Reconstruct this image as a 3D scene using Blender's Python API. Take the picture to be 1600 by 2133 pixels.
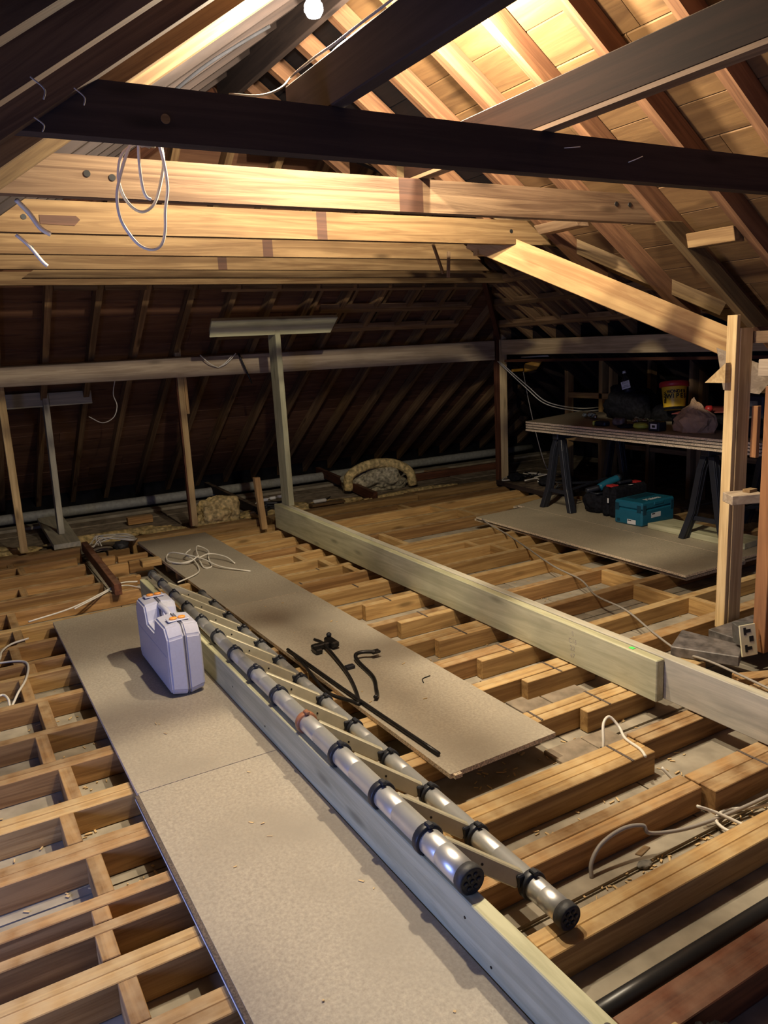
import bpy, bmesh, math, random
from mathutils import Vector, Matrix
random.seed(7)
C = bpy.context.scene
COL = C.collection
for o in list(bpy.data.objects): bpy.data.objects.remove(o)

# ------------------------------------------------------------------ camera
cam = bpy.data.cameras.new('camera'); camo = bpy.data.objects.new('camera', cam); COL.objects.link(camo)
YAW, PIT, ROL, FPX = 0.515568588, 0.210071920, -0.0502746874, 1621.74597
cf = Vector((math.sin(YAW)*math.cos(PIT), math.cos(YAW)*math.cos(PIT), -math.sin(PIT)))
cr = Vector((math.cos(YAW), -math.sin(YAW), 0)); cu = cr.cross(cf)
r2 = cr*math.cos(ROL) + cu*math.sin(ROL); u2 = -cr*math.sin(ROL) + cu*math.cos(ROL)
camo.matrix_world = Matrix.Translation((0, 0, 1.6)) @ Matrix((r2, u2, -cf)).transposed().to_4x4()
cam.sensor_fit = 'HORIZONTAL'; cam.sensor_width = 36; cam.lens = FPX*36/1600; cam.clip_start = 0.02
C.camera = camo

# ------------------------------------------------------------------ world, lights, exposure
w = bpy.data.worlds.new('world'); C.world = w; w.use_nodes = True
bg = w.node_tree.nodes['Background']; bg.inputs[0].default_value = (0.16, 0.24, 0.55, 1); bg.inputs[1].default_value = 0.22
def lamp(name, kind, loc, energy, color, size=.03, rot=None, size_y=None):
    l = bpy.data.lights.new(name, kind); l.energy = energy; l.color = color
    if kind == 'AREA':
        l.size = size
        if size_y: l.shape = 'RECTANGLE'; l.size_y = size_y
    else: l.shadow_soft_size = size
    o = bpy.data.objects.new(name, l); o.location = loc; COL.objects.link(o)
    if rot: o.rotation_euler = rot
    return o
BULB = (1.255, 2.51, 2.685)
lamp('bulb_light', 'POINT', (BULB[0], BULB[1], BULB[2]-.01), 92, (1, .86, .63), .035)
BULB2 = (1.93, 2.74, 2.79)
lamp('second_bulb_light', 'POINT', (BULB2[0], BULB2[1], BULB2[2]-.01), 118, (1, .86, .63), .035)
# added cool fill lamp, out of view to the left
lamp('added_cool_fill', 'AREA', (-1.35, 1.7, .55), 17, (.30, .42, 1), .6, (0, math.radians(-84), 0), 1.1)
V = C.view_settings
C.display_settings.display_device = 'sRGB'
V.view_transform = 'Standard'; V.look = 'None'; V.gamma = 1; V.exposure = 1.0; V.use_curve_mapping = False

# ------------------------------------------------------------------ materials
def new_mat(name):
    m = bpy.data.materials.new(name); m.use_nodes = True
    n = m.node_tree.nodes; l = m.node_tree.links
    return m, n, l, n['Principled BSDF']
def N(n, t, **k):
    x = n.new(t)
    for a, b in k.items():
        if a in x.inputs: x.inputs[a].default_value = b
        else: setattr(x, a, b)
    return x
def mix(n, l, fac, a, b, mode='MIX'):
    x = n.new('ShaderNodeMix'); x.data_type = 'RGBA'; x.blend_type = mode
    for i, v in ((0, fac), (6, a), (7, b)):
        if hasattr(v, 'is_output') or isinstance(v, bpy.types.NodeSocket): l.new(v, x.inputs[i])
        else: x.inputs[i].default_value = (*v, 1) if i and len(v) == 3 else v
    return x.outputs[2]
def ramp(n, l, src, p0, p1, c0=(0, 0, 0), c1=(1, 1, 1)):
    r = n.new('ShaderNodeValToRGB'); e = r.color_ramp.elements
    e[0].position = p0; e[1].position = p1; e[0].color = (*c0, 1); e[1].color = (*c1, 1)
    l.new(src, r.inputs[0]); return r.outputs[0]
def wood(name, light, dark, rough=.72, dust=0.0, dustcol=(.42, .35, .25), grain=26, knots=1.0, bump=.25, var=.35, spec=.25):
    m, n, l, b = new_mat(name)
    tc = n.new('ShaderNodeTexCoord'); oi = n.new('ShaderNodeObjectInfo')
    sc = N(n, 'ShaderNodeMath', operation='MULTIPLY'); sc.inputs[1].default_value = 41; l.new(oi.outputs['Random'], sc.inputs[0])
    add = N(n, 'ShaderNodeVectorMath', operation='ADD'); l.new(tc.outputs['Object'], add.inputs[0]); l.new(sc.outputs[0], add.inputs[1])
    mp = n.new('ShaderNodeMapping'); mp.inputs['Scale'].default_value = (1.1, grain, grain); l.new(add.outputs[0], mp.inputs[0])
    n1 = N(n, 'ShaderNodeTexNoise', Scale=1.0, Detail=5.0, Roughness=.62, Distortion=1.1); l.new(mp.outputs[0], n1.inputs[0])
    mp2 = n.new('ShaderNodeMapping'); mp2.inputs['Scale'].default_value = (2.4, 6, 6); l.new(add.outputs[0], mp2.inputs[0])
    n2 = N(n, 'ShaderNodeTexNoise', Scale=1.0, Detail=3.0, Roughness=.55); l.new(mp2.outputs[0], n2.inputs[0])
    c = mix(n, l, ramp(n, l, n1.outputs[0], .40, .62), dark, light)
    dk = tuple(x*.62 for x in dark)
    f2 = N(n, 'ShaderNodeMath', operation='MULTIPLY'); f2.inputs[1].default_value = .55; l.new(ramp(n, l, n2.outputs[0], .5, .78), f2.inputs[0])
    c = mix(n, l, f2.outputs[0], c, dk)
    if knots:
        mk = n.new('ShaderNodeMapping'); mk.inputs['Scale'].default_value = (2.0, 7.5, 7.5); l.new(add.outputs[0], mk.inputs[0])
        vo = N(n, 'ShaderNodeTexVoronoi', Scale=1.0); l.new(mk.outputs[0], vo.inputs[0])
        k = ramp(n, l, vo.outputs['Distance'], .06, .17, (1, 1, 1), (0, 0, 0))
        fk = N(n, 'ShaderNodeMath', operation='MULTIPLY'); fk.inputs[1].default_value = .75*knots; l.new(k, fk.inputs[0])
        c = mix(n, l, fk.outputs[0], c, tuple(x*.38 for x in dark))
    # board to board tone
    mr = N(n, 'ShaderNodeMapRange'); mr.inputs['To Min'].default_value = 1-var; mr.inputs['To Max'].default_value = 1+var*.6
    l.new(oi.outputs['Random'], mr.inputs[0])
    vm = N(n, 'ShaderNodeVectorMath', operation='SCALE'); l.new(c, vm.inputs[0]); l.new(mr.outputs[0], vm.inputs['Scale'])
    c = vm.outputs[0]
    if dust:
        ge = n.new('ShaderNodeNewGeometry'); sp = n.new('ShaderNodeSeparateXYZ'); l.new(ge.outputs['Normal'], sp.inputs[0])
        nd = N(n, 'ShaderNodeTexNoise', Scale=14.0, Detail=4.0); l.new(tc.outputs['Object'], nd.inputs[0])
        a = ramp(n, l, sp.outputs[2], .6, .95); q = ramp(n, l, nd.outputs[0], .3, .7)
        mm = N(n, 'ShaderNodeMath', operation='MULTIPLY'); l.new(a, mm.inputs[0]); l.new(q, mm.inputs[1])
        m2 = N(n, 'ShaderNodeMath', operation='MULTIPLY'); m2.inputs[1].default_value = dust; l.new(mm.outputs[0], m2.inputs[0])
        c = mix(n, l, m2.outputs[0], c, dustcol)
    l.new(c, b.inputs['Base Color']); b.inputs['Roughness'].default_value = rough
    b.inputs['Specular IOR Level'].default_value = spec
    bp = N(n, 'ShaderNodeBump', Strength=bump, Distance=.003); l.new(n1.outputs[0], bp.inputs['Height']); l.new(bp.outputs[0], b.inputs['Normal'])
    return m
def plain(name, col, rough=.6, metal=0, noise=0.0, nscale=30, bump=0.0, spec=.5, emit=None, es=0, trans=0):
    m, n, l, b = new_mat(name)
    b.inputs['Base Color'].default_value = (*col, 1); b.inputs['Roughness'].default_value = rough; b.inputs['Metallic'].default_value = metal
    b.inputs['Specular IOR Level'].default_value = spec
    tc = n.new('ShaderNodeTexCoord')
    t = N(n, 'ShaderNodeTexNoise', Scale=float(nscale), Detail=4.0); l.new(tc.outputs['Object'], t.inputs[0])
    if noise: l.new(mix(n, l, ramp(n, l, t.outputs[0], .35, .65), tuple(c*(1-noise) for c in col), tuple(min(1, c*(1+noise)) for c in col)), b.inputs['Base Color'])
    else: l.new(mix(n, l, t.outputs[0], tuple(c*.94 for c in col), tuple(min(1, c*1.06) for c in col)), b.inputs['Base Color'])
    if bump:
        bp = N(n, 'ShaderNodeBump', Strength=bump, Distance=.004); l.new(t.outputs[0], bp.inputs['Height']); l.new(bp.outputs[0], b.inputs['Normal'])
    if emit: b.inputs['Emission Color'].default_value = (*emit, 1); b.inputs['Emission Strength'].default_value = es
    if trans: b.inputs['Transmission Weight'].default_value = trans
    return m
def chip(name, col, rough=.55):
    m, n, l, b = new_mat(name)
    tc = n.new('ShaderNodeTexCoord')
    a = N(n, 'ShaderNodeTexNoise', Scale=85.0, Detail=5.0, Roughness=.7); l.new(tc.outputs['Object'], a.inputs[0])
    g = N(n, 'ShaderNodeTexNoise', Scale=2.2, Detail=5.0); l.new(tc.outputs['Object'], g.inputs[0])
    v = N(n, 'ShaderNodeTexVoronoi', Scale=55.0); l.new(tc.outputs['Object'], v.inputs[0])
    c = mix(n, l, ramp(n, l, a.outputs[0], .35, .68), tuple(x*.78 for x in col), tuple(x*1.14 for x in col))
    c = mix(n, l, ramp(n, l, g.outputs[0], .45, .75), c, tuple(x*.78 for x in col))
    c = mix(n, l, ramp(n, l, v.outputs['Distance'], .03, .07, (.35, .35, .35), (0, 0, 0)), c, tuple(x*.55 for x in col))
    l.new(c, b.inputs['Base Color']); b.inputs['Roughness'].default_value = rough; b.inputs['Specular IOR Level'].default_value = .35
    bp = N(n, 'ShaderNodeBump', Strength=.16, Distance=.0025)
    g2 = N(n, 'ShaderNodeTexNoise', Scale=60.0, Detail=2.0); l.new(tc.outputs['Object'], g2.inputs[0])
    l.new(g2.outputs[0], bp.inputs['Height']); l.new(bp.outputs[0], b.inputs['Normal'])
    return m

M = dict(
 binder=wood('brown_binder', (.021, .0095, .006), (.013, .006, .004), var=.1, dust=.5, dustcol=(.4, .3, .2), spec=.08),
 joist=wood('joist_pine', (.46, .265, .105), (.25, .13, .05), dust=.7, dustcol=(.50, .37, .21), var=.3),
 joist_pale=wood('joist_new_pine', (.58, .37, .15), (.35, .20, .075), dust=.6, dustcol=(.62, .48, .27), var=.2),
 dkred=wood('dark_red_timber', (.16, .06, .03), (.085, .032, .018), dust=.45, dustcol=(.30, .19, .13), var=.2),
 tie=wood('tie_pine', (.24, .152, .07), (.13, .073, .031), knots=1, var=.15, dust=.3),
 tie_old=wood('tie_weathered', (.24, .155, .088), (.12, .07, .04), knots=1, var=.1, dust=.3, bump=.5),
 dark=wood('dark_and_shaded_timber', (.045, .03, .026), (.028, .019, .018), var=.1, dust=.5, dustcol=(.4, .3, .2)),  # dark timber; also puts the shade of unlit rafters into the colour
 dark_patch=wood('dark_patch_wood', (.10, .048, .03), (.06, .03, .02), var=.05),  # darker brown for the tie-face patches and the notch
 sark_shade=wood('shade_black_sarking', (.014, .013, .016), (.009, .008, .011), var=.2),  # shade on the back slopes, put into the board colour
 rafter_old=wood('rafter_near_left', (.20, .125, .075), (.10, .06, .04), var=.25),
 rafter=wood('rafter_redwood', (.22, .11, .055), (.125, .058, .03), var=.3, bump=.3),
 rafterL=wood('rafter_yellow', (.20, .13, .06), (.11, .065, .03), var=.25, bump=.35),
 sark=wood('sarking_softwood', (.175, .098, .041), (.115, .061, .026), var=.28, grain=13, bump=.6, knots=.7),
 sarkF=wood('sarking_dark', (.21, .105, .06), (.14, .066, .04), var=.25, grain=13),
 raftF=wood('rafter_hip', (.33, .205, .10), (.19, .11, .055), var=.3),
 felt=plain('black_felt', (.012, .012, .015), .9, noise=.4, nscale=8, bump=.2, spec=.1),
 treat=wood('treated_green_pine', (.60, .58, .38), (.44, .42, .26), dust=0, knots=.8, var=.08, grain=18, bump=.15),
 treat2=wood('treated_grey_pine', (.58, .54, .42), (.42, .39, .31), dust=0, knots=.7, var=.08, grain=18, bump=.15),
 purlin=wood('purlin_greybrown', (.50, .40, .29), (.33, .25, .18), var=.1, knots=.8),
 purlinW=wood('purlin_tan', (.80, .62, .36), (.58, .42, .23), var=.1, knots=.8),
 valley=wood('valley_pine', (.56, .36, .16), (.36, .20, .085), var=.1, grain=16),
 post=wood('post_pine', (.68, .50, .26), (.48, .32, .15), var=.12),
 postred=wood('post_redwood', (.38, .18, .075), (.22, .10, .045), var=.12, grain=14, bump=.5),
 chip=chip('chipboard', (.40, .35, .275)), chip2=chip('chipboard_brown', (.44, .375, .27)),
 edge=plain('chipboard_edge', (.62, .50, .36), .85, noise=.45, nscale=160, bump=.4),
 board_edge_dark=plain('board_edge_dark', (.10, .075, .06), .85, noise=.4, nscale=160),
 plaster=plain('dusty_plasterboard', (.34, .30, .235), .95, noise=.22, nscale=7, bump=.2, spec=.1),
 plaster2=plain('dusty_lath', (.27, .22, .165), .95, noise=.28, nscale=11, bump=.3, spec=.1),
 dirt=plain('dirt', (.06, .045, .035), .95, noise=.5, nscale=12, bump=.5, spec=.1),
 wool=plain('mineral_wool', (.60, .46, .22), .95, noise=.45, nscale=26, bump=1.0, spec=.05),
 wool2=plain('grey_wool', (.40, .36, .26), .95, noise=.5, nscale=30, bump=1.0, spec=.05),
 alu=plain('ladder_aluminium', (.70, .71, .72), .36, .75, noise=.06, nscale=9, bump=.03),
 rung=plain('rung_cream', (.50, .46, .34), .45, .35, noise=.06),
 blk=plain('black_plastic', (.018, .02, .028), .42, spec=.4, noise=.1),
 rubber=plain('black_rubber', (.03, .03, .033), .6, noise=.3, nscale=60, bump=.4),
 copper=plain('brown_collar', (.26, .11, .06), .4, noise=.2),
 iron=plain('black_iron', (.022, .02, .02), .38, .5, noise=.4, nscale=20),
 cable=plain('white_cable', (.72, .68, .60), .4), cable_grey=plain('grey_cable', (.34, .31, .28), .45),
 cable_blk=plain('black_cable', (.025, .025, .028), .4),
 pipe=plain('black_pipe', (.02, .02, .022), .35), felt_edge=plain('lit_felt_edge', (.34, .34, .31), .6, noise=.15),
 case=plain('lavender_case_plastic', (.47, .48, .60), .42, noise=.03, nscale=80, bump=.06),
 case_line=plain('case_seam', (.10, .10, .15), .6), orange=plain('orange_latch', (.85, .33, .06), .4),
 teal=plain('teal_plastic', (.012, .135, .21), .42, noise=.05), teald=plain('teal_dark', (.006, .05, .08), .45),
 white=plain('white_label', (.8, .8, .78), .5), black=plain('black_ink', (.01, .01, .01), .5),
 fab=plain('black_fabric', (.011, .011, .014), .92, noise=.4, nscale=40, bump=.5, spec=.15),
 red=plain('red_plastic', (.50, .03, .03), .4), redcloth=plain('dark_red_sheet', (.26, .055, .045), .6, noise=.15),
 yellow=plain('yellow_plastic', (.80, .50, .03), .4), hiviz=plain('lime_yellow', (.50, .55, .07), .5, noise=.1),
 orange2=plain('amber_plastic', (.50, .25, .03), .45, noise=.1),
 paper=plain('brown_paper', (.44, .28, .16), .7, noise=.12, nscale=16, bump=.2), steel=plain('steel', (.6, .6, .6), .25, 1),
 socketw=plain('cream_socket', (.74, .68, .46), .4), galv=plain('galvanised_box', (.25, .25, .24), .45, .7, noise=.15),
 slab=plain('mottled_grey_slab', (.13, .115, .11), .5, noise=.45, nscale=22, bump=.15), slabs=plain('slab_edge', (.07, .04, .045), .5),
 shaving=plain('wood_shaving', (.60, .43, .22), .8), glass=plain('bulb_glass', (1, .95, .85), .3, emit=(1, .95, .86), es=60),
 cob=plain('cobweb', (.35, .3, .26), .9), green=plain('green_paint', (.1, .8, .15), .6),
 skin=plain('grey_stone', (.17, .16, .14), .8, noise=.3), clear=plain('clear_bag', (.5, .55, .45), .12, .3, noise=.5, nscale=50, bump=1),
)

def glow():
    m = bpy.data.materials.new('clear_lit_glass'); m.use_nodes = True; n = m.node_tree.nodes; l = m.node_tree.links
    out = n['Material Output']; n.remove(n['Principled BSDF'])
    t = n.new('ShaderNodeBsdfTransparent'); e = n.new('ShaderNodeEmission'); e.inputs[0].default_value = (1, .95, .88, 1); e.inputs[1].default_value = 30
    a = n.new('ShaderNodeAddShader'); l.new(t.outputs[0], a.inputs[0]); l.new(e.outputs[0], a.inputs[1]); l.new(a.outputs[0], out.inputs[0]); return m
M['glass'] = glow()

# ------------------------------------------------------------------ geometry helpers
WM = {}
def wm(o): return WM.get(o.name, Matrix.Identity(4))
def put(name, verts, faces, mat, parent=None, xaxis=None, origin=None, mats=None, smooth=False):
    """one mesh object from world-space vertices; local X runs along xaxis so wood grain follows the piece"""
    vs = [Vector(v) for v in verts]
    o0 = Vector(origin) if origin else sum(vs, Vector())/len(vs)
    R = Matrix.Identity(3)
    if xaxis is not None:
        x = Vector(xaxis).normalized(); up = Vector((0, 0, 1)) if abs(x.z) < .95 else Vector((0, 1, 0))
        y = up.cross(x).normalized(); z = x.cross(y); R = Matrix((x, y, z)).transposed()
    Mw = Matrix.Translation(o0) @ R.to_4x4(); inv = Mw.inverted()
    me = bpy.data.meshes.new(name); me.from_pydata([inv @ v for v in vs], [], [tuple(f) for f in faces])
    bm = bmesh.new(); bm.from_mesh(me); bmesh.ops.recalc_face_normals(bm, faces=bm.faces); bm.to_mesh(me); bm.free()
    for m_ in (mats or [mat]): me.materials.append(m_)
    if smooth:
        for p in me.polygons: p.use_smooth = True
    return link(name, me, Mw, parent)
def link(name, me, Mw, parent=None):
    o = bpy.data.objects.new(name, me); COL.objects.link(o)
    if parent is not None:
        o.parent = parent; o.matrix_local = wm(parent).inverted() @ Mw
    else: o.matrix_world = Mw
    WM[o.name] = Mw.copy(); return o
def empty(name, loc, rotz=0, parent=None, rot=None):
    o = bpy.data.objects.new(name, None); o.empty_display_size = .1; COL.objects.link(o)
    Mw = Matrix.Translation(loc) @ (rot if rot else Matrix.Rotation(rotz, 4, 'Z'))
    if parent is not None: o.parent = parent; o.matrix_local = wm(parent).inverted() @ Mw
    else: o.matrix_world = Mw
    WM[o.name] = Mw; return o
def tag(o, label=None, cat=None, group=None, kind=None):
    if label: o['label'] = label
    if cat: o['category'] = cat
    if group: o['group'] = group
    if kind: o['kind'] = kind
    return o
QF = [(0, 3, 2, 1), (4, 5, 6, 7), (0, 1, 5, 4), (1, 2, 6, 5), (2, 3, 7, 6), (3, 0, 4, 7)]
def hexa(name, b, t, mat, parent=None, xaxis=None, mats=None, bev=.0):
    o = put(name, list(b)+list(t), QF, mat, parent, xaxis, mats=mats)
    if bev: bevel(o, bev)
    return o
def bevel(o, wdt, seg=1, ang=.6):
    bm = bmesh.new(); bm.from_mesh(o.data)
    es = [e for e in bm.edges if len(e.link_faces) == 2 and e.calc_face_angle(0) > ang]
    bmesh.ops.bevel(bm, geom=es, offset=wdt, segments=seg, affect='EDGES', clamp_overlap=True)
    bm.to_mesh(o.data); bm.free(); return o
def box(name, x0, x1, y0, y1, z0, z1, mat, parent=None, ax='auto', bev=.0, jit=0.0, mats=None):
    d = (x1-x0, y1-y0, z1-z0)
    if ax == 'auto': ax = [(1, 0, 0), (0, 1, 0), (0, 0, 1)][max(range(3), key=lambda i: d[i])]
    j = lambda: random.uniform(-jit, jit)
    b = [(x0, y0+j(), z0), (x1, y0+j(), z0), (x1, y1+j(), z0), (x0, y1+j(), z0)]
    t = [(x0, y0+j(), z1+j()), (x1, y0+j(), z1+j()), (x1, y1+j(), z1+j()), (x0, y1+j(), z1+j())]
    return hexa(name, b, t, mat, parent, ax, bev=bev, mats=mats)
def beam(name, p0, p1, wd, ht, mat, parent=None, up=(0, 0, 1), bev=.002):
    """timber between two points; wd across, ht along up"""
    p0, p1 = Vector(p0), Vector(p1); x = (p1-p0).normalized(); y = Vector(up).cross(x).normalized(); z = x.cross(y)
    q = lambda p: [p-y*wd/2-z*ht/2, p+y*wd/2-z*ht/2, p+y*wd/2+z*ht/2, p-y*wd/2+z*ht/2]
    a, b = q(p0), q(p1)
    return hexa(name, a, b, mat, parent, x, bev=bev)
def catmull(pts, k=6):
    P = [Vector(p) for p in pts]; P = [P[0]*2-P[1]]+P+[P[-1]*2-P[-2]]; out = []
    for i in range(1, len(P)-2):
        for s in range(k):
            t = s/k; a, b, c, d = P[i-1:i+3]
            out.append(.5*((2*b)+(c-a)*t+(2*a-5*b+4*c-d)*t*t+(3*b-a-3*c+d)*t**3))
    out.append(P[-2]); return out
def tube(name, pts, r, mat, parent=None, sides=8, smooth=True, k=6, raw=False, flat=1.0, caps=True):
    pts = [Vector(p) for p in pts] if raw else catmull(pts, k)
    rs = r if isinstance(r, (list, tuple)) else [r]*len(pts)
    V_, F_ = [], []; prev = None
    for i, p in enumerate(pts):
        t = (pts[min(i+1, len(pts)-1)]-pts[max(i-1, 0)]).normalized()
        if prev is None:
            up = Vector((0, 0, 1)) if abs(t.z) < .9 else Vector((1, 0, 0)); u = up.cross(t).normalized()
        else:
            u = (prev - t*prev.dot(t)).normalized()
        prev = u; v = t.cross(u)
        for s in range(sides):
            a = 2*math.pi*s/sides; V_.append(p+u*math.cos(a)*rs[i]+v*math.sin(a)*rs[i]*flat)
        if i:
            b = (i-1)*sides
            for s in range(sides): F_.append((b+s, b+(s+1) % sides, b+sides+(s+1) % sides, b+sides+s))
    if caps: F_.append(tuple(range(sides))[::-1]); F_.append(tuple(range(len(V_)-sides, len(V_))))
    return put(name, V_, F_, mat, parent, smooth=smooth)
def lathe(name, prof, Mw, mat, parent=None, sides=24, smooth=True, mats=None, matf=None):
    V_, F_ = [], []
    for (r, z) in prof:
        for s in range(sides):
            a = 2*math.pi*s/sides; V_.append((r*math.cos(a), r*math.sin(a), z))
    for i in range(len(prof)-1):
        for s in range(sides): F_.append((i*sides+s, i*sides+(s+1) % sides, (i+1)*sides+(s+1) % sides, (i+1)*sides+s))
    F_.append(tuple(range(sides))[::-1]); F_.append(tuple(range(len(V_)-sides, len(V_))))
    me = bpy.data.meshes.new(name); me.from_pydata(V_, [], F_)
    for m_ in (mats or [mat]): me.materials.append(m_)
    for i, p in enumerate(me.polygons):
        p.use_smooth = smooth and len(p.vertices) == 4
        if matf and i < (len(prof)-1)*sides: p.material_index = matf(i//sides)
    return link(name, me, Mw, parent)
def blob(name, c, rad, mat, parent=None, seed=0, amp=.25, fr=6, sub=4, flat=None, fn=None):
    from mathutils import noise
    bm = bmesh.new(); bmesh.ops.create_icosphere(bm, subdivisions=sub, radius=1)
    for v in bm.verts:
        n_ = noise.fractal(v.co*fr*.35+Vector((seed*7.3, seed, 0)), 1, 2, 4)
        co = v.co*(1+amp*n_); co = Vector((co.x*rad[0], co.y*rad[1], co.z*rad[2]))
        if fn: co = fn(co)
        if flat is not None and co.z < flat: co.z = flat
        v.co = co
    me = bpy.data.meshes.new(name); bm.to_mesh(me); bm.free(); me.materials.append(mat)
    for p in me.polygons: p.use_smooth = True
    return link(name, me, Matrix.Translation(c), parent)
def text(name, s, size, Mw, mat, parent, ext=.0006, bold=0):
    cu_ = bpy.data.curves.new(name, 'FONT'); cu_.body = s; cu_.size = size; cu_.extrude = ext; cu_.align_x = 'CENTER'; cu_.align_y = 'CENTER'; cu_.offset = bold
    t = bpy.data.objects.new('tmp', cu_); COL.objects.link(t); dg = bpy.context.evaluated_depsgraph_get()
    me = bpy.data.meshes.new_from_object(t.evaluated_get(dg)); bpy.data.objects.remove(t); me.materials.clear(); me.materials.append(mat)
    me.name = name; return link(name, me, Mw, parent)
def frame(o, x, y):
    x = Vector(x).normalized(); y = Vector(y); z = x.cross(y).normalized(); y = z.cross(x)
    return Matrix.Translation(o) @ Matrix((x, y, z)).transposed().to_4x4()
def clip(poly, a, b, c):            # keep a*x+b*y<=c
    out = []
    for i in range(len(poly)):
        p, q = poly[i], poly[(i+1) % len(poly)]; dp = a*p[0]+b*p[1]-c; dq = a*q[0]+b*q[1]-c
        if dp <= 0: out.append(p)
        if dp*dq < 0: t = dp/(dp-dq); out.append((p[0]+(q[0]-p[0])*t, p[1]+(q[1]-p[1])*t))
    return out
def area(p): return abs(sum(p[i][0]*p[(i+1) % len(p)][1]-p[(i+1) % len(p)][0]*p[i][1] for i in range(len(p)))/2)

# ================================================================== ROOF SHELL
S = .7
zL = lambda x, y: 2.13+S*(x-.28)
zR = lambda x, y: 2.13+S*(3.26-x)
zF = lambda x, y: 1.62+S*(7.1-y)
zW = lambda x, y: 1.62+S*(5.63-x)
zN = lambda x, y: 2.42+S*(y-3.94)
SARK = .118
PL = {  # plane: height fn, half planes (a,b,c), board axis, rafter axis, board material, rafter material
 'left': (zL, [(1, 0, 1.77), (1, 1, 6.65), (-1, 0, 2.95), (0, -1, 1.6)], 'y', M['sark'], M['rafterL']),
 'right': (zR, [(-1, 0, -1.77), (1, 1, 7.2), (-1, 1, 3.11), (0, -1, 1.6), (1, 0, 6.2)], 'y', M['sark'], M['rafter']),
 'far': (zF, [(-1, -1, -6.65), (1, -1, 1.47), (0, -1, -5.0), (0, 1, 9.4), (-1, 0, 2.9), (1, 0, 8)], 'x', M['sarkF'], M['raftF']),
 'wing': (zW, [(-1, -1, -8.84), (-1, 1, 1.47), (1, 0, 7.9), (0, -1, -1.0)], 'y', M['sarkF'], M['raftF']),
 'near': (zN, [(-1, -1, -7.2), (1, 1, 8.84), (0, 1, 5.155), (0, -1, -1.0)], 'x', M['sarkF'], M['raftF']),
}
BIG = [(-4, -3), (10, -3), (10, 11), (-4, 11)]
def prism(name, poly, zf, lo, hi, mat, parent, ax):
    n = len(poly); b = [(x, y, zf(x, y)+lo) for x, y in poly]; t = [(x, y, zf(x, y)+hi) for x, y in poly]
    F_ = [tuple(range(n))[::-1], tuple(range(n, 2*n))]+[(i, (i+1) % n, n+(i+1) % n, n+i) for i in range(n)]
    dx = (1, 0, zf(1, 0)-zf(0, 0)) if ax == 'x' else (0, 1, zf(0, 1)-zf(0, 0))
    return put(name, b+t, F_, mat, parent, dx)
ceiling = {}
def roof(key, idx):
    zf, hp, ax, bm_, rm = PL[key]
    root = empty('ceiling' if idx == 0 else 'ceiling', (0, 0, 0)); tag(root, kind='structure'); ceiling[key] = root
    full = BIG
    for h in hp: full = clip(full, *h)
    # black roofing felt and battens lie over the boards: one thin outer skin
    prism('roofing_felt', full, zf, SARK+.045, SARK+.06, M['felt'], root, ax)
    wdt = .1635; lo, hi = (-3, 9.6)
    k = lo
    while k < hi:
        if ax == 'y': p = clip(clip(full, 1, 0, k+wdt-.007), -1, 0, -k)
        else: p = clip(clip(full, 0, 1, k+wdt-.007), 0, -1, -k)
        if len(p) > 2 and area(p) > .004:
            j = random.uniform(0, .005)
            # break each course into two or three lengths
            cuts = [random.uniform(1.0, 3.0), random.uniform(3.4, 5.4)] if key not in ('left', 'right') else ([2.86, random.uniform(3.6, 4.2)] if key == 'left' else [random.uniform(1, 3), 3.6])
            prev = -9
            for c_ in cuts+[99]:
                if ax == 'y': s_ = clip(clip(p, 0, 1, c_), 0, -1, -prev-.003)
                else: s_ = clip(clip(p, 1, 0, c_), -1, 0, -prev-.003)
                prev = c_
                if len(s_) > 2 and area(s_) > .002: prism('sarking_board', s_, zf, SARK+j, SARK+.03+j, M['sark_shade'] if key in ('left', 'right') and c_ > (3 if key == 'left' else 4) or key == 'wing' and k > 5.6 else bm_, root, ax)  # far and low lengths near-black: shade painted into the boards
        k += wdt
    return root, full
rts = {}
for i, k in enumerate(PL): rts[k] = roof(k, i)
def rafter(key, pos, wdt=.05, dep=.112, lim=None, mat=None):
    zf, hp, ax, bm_, rm = PL[key]; root, full = rts[key]
    p = full
    if lim:
        for h in lim: p = clip(p, *h)
    if ax == 'y': p = clip(clip(p, 0, 1, pos+wdt), 0, -1, -pos)
    else: p = clip(clip(p, 1, 0, pos+wdt), -1, 0, -pos)
    if len(p) > 2 and area(p) > .002: prism('rafter', p, zf, SARK-.002-dep, SARK-.002, mat or rm, root, 'x' if ax == 'y' else 'y')
YR = [2.05+.375*k for k in range(-8, 9)]
for y in YR:
    rafter('left', y, mat=M['rafter_old'] if y < 2.2 else (M['dark'] if y > 2.9 else M['rafterL'])); rafter('right', y, mat=M['rafter'] if y > 2.0 else M['rafter'])  # rear left rafters take the dark timber that paints in shade
for x in [-.24+.363*k for k in range(-6, 23)]: rafter('far', x)
for x in [3.15, 3.51, 3.87, 4.23, 4.6]: rafter('far', x, .03, .05, [(0, 1, 7.0)])
for y in [1.2+.36*k for k in range(0, 21)]:
    rafter('wing', y, lim=[(1, 0, 5.68)]); rafter('wing', y, lim=[(-1, 0, -5.685)], mat=M['dark'])  # below the purlin the rafters have shade painted in as near-black
for y in [4.7, 5.06, 5.42, 5.78, 6.14, 6.5]: rafter('wing', y, .03, .05, [(1, 0, 5.6)])
for x in [2.4+.4*k for k in range(0, 13)]: rafter('near', x, .05, .05)
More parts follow.
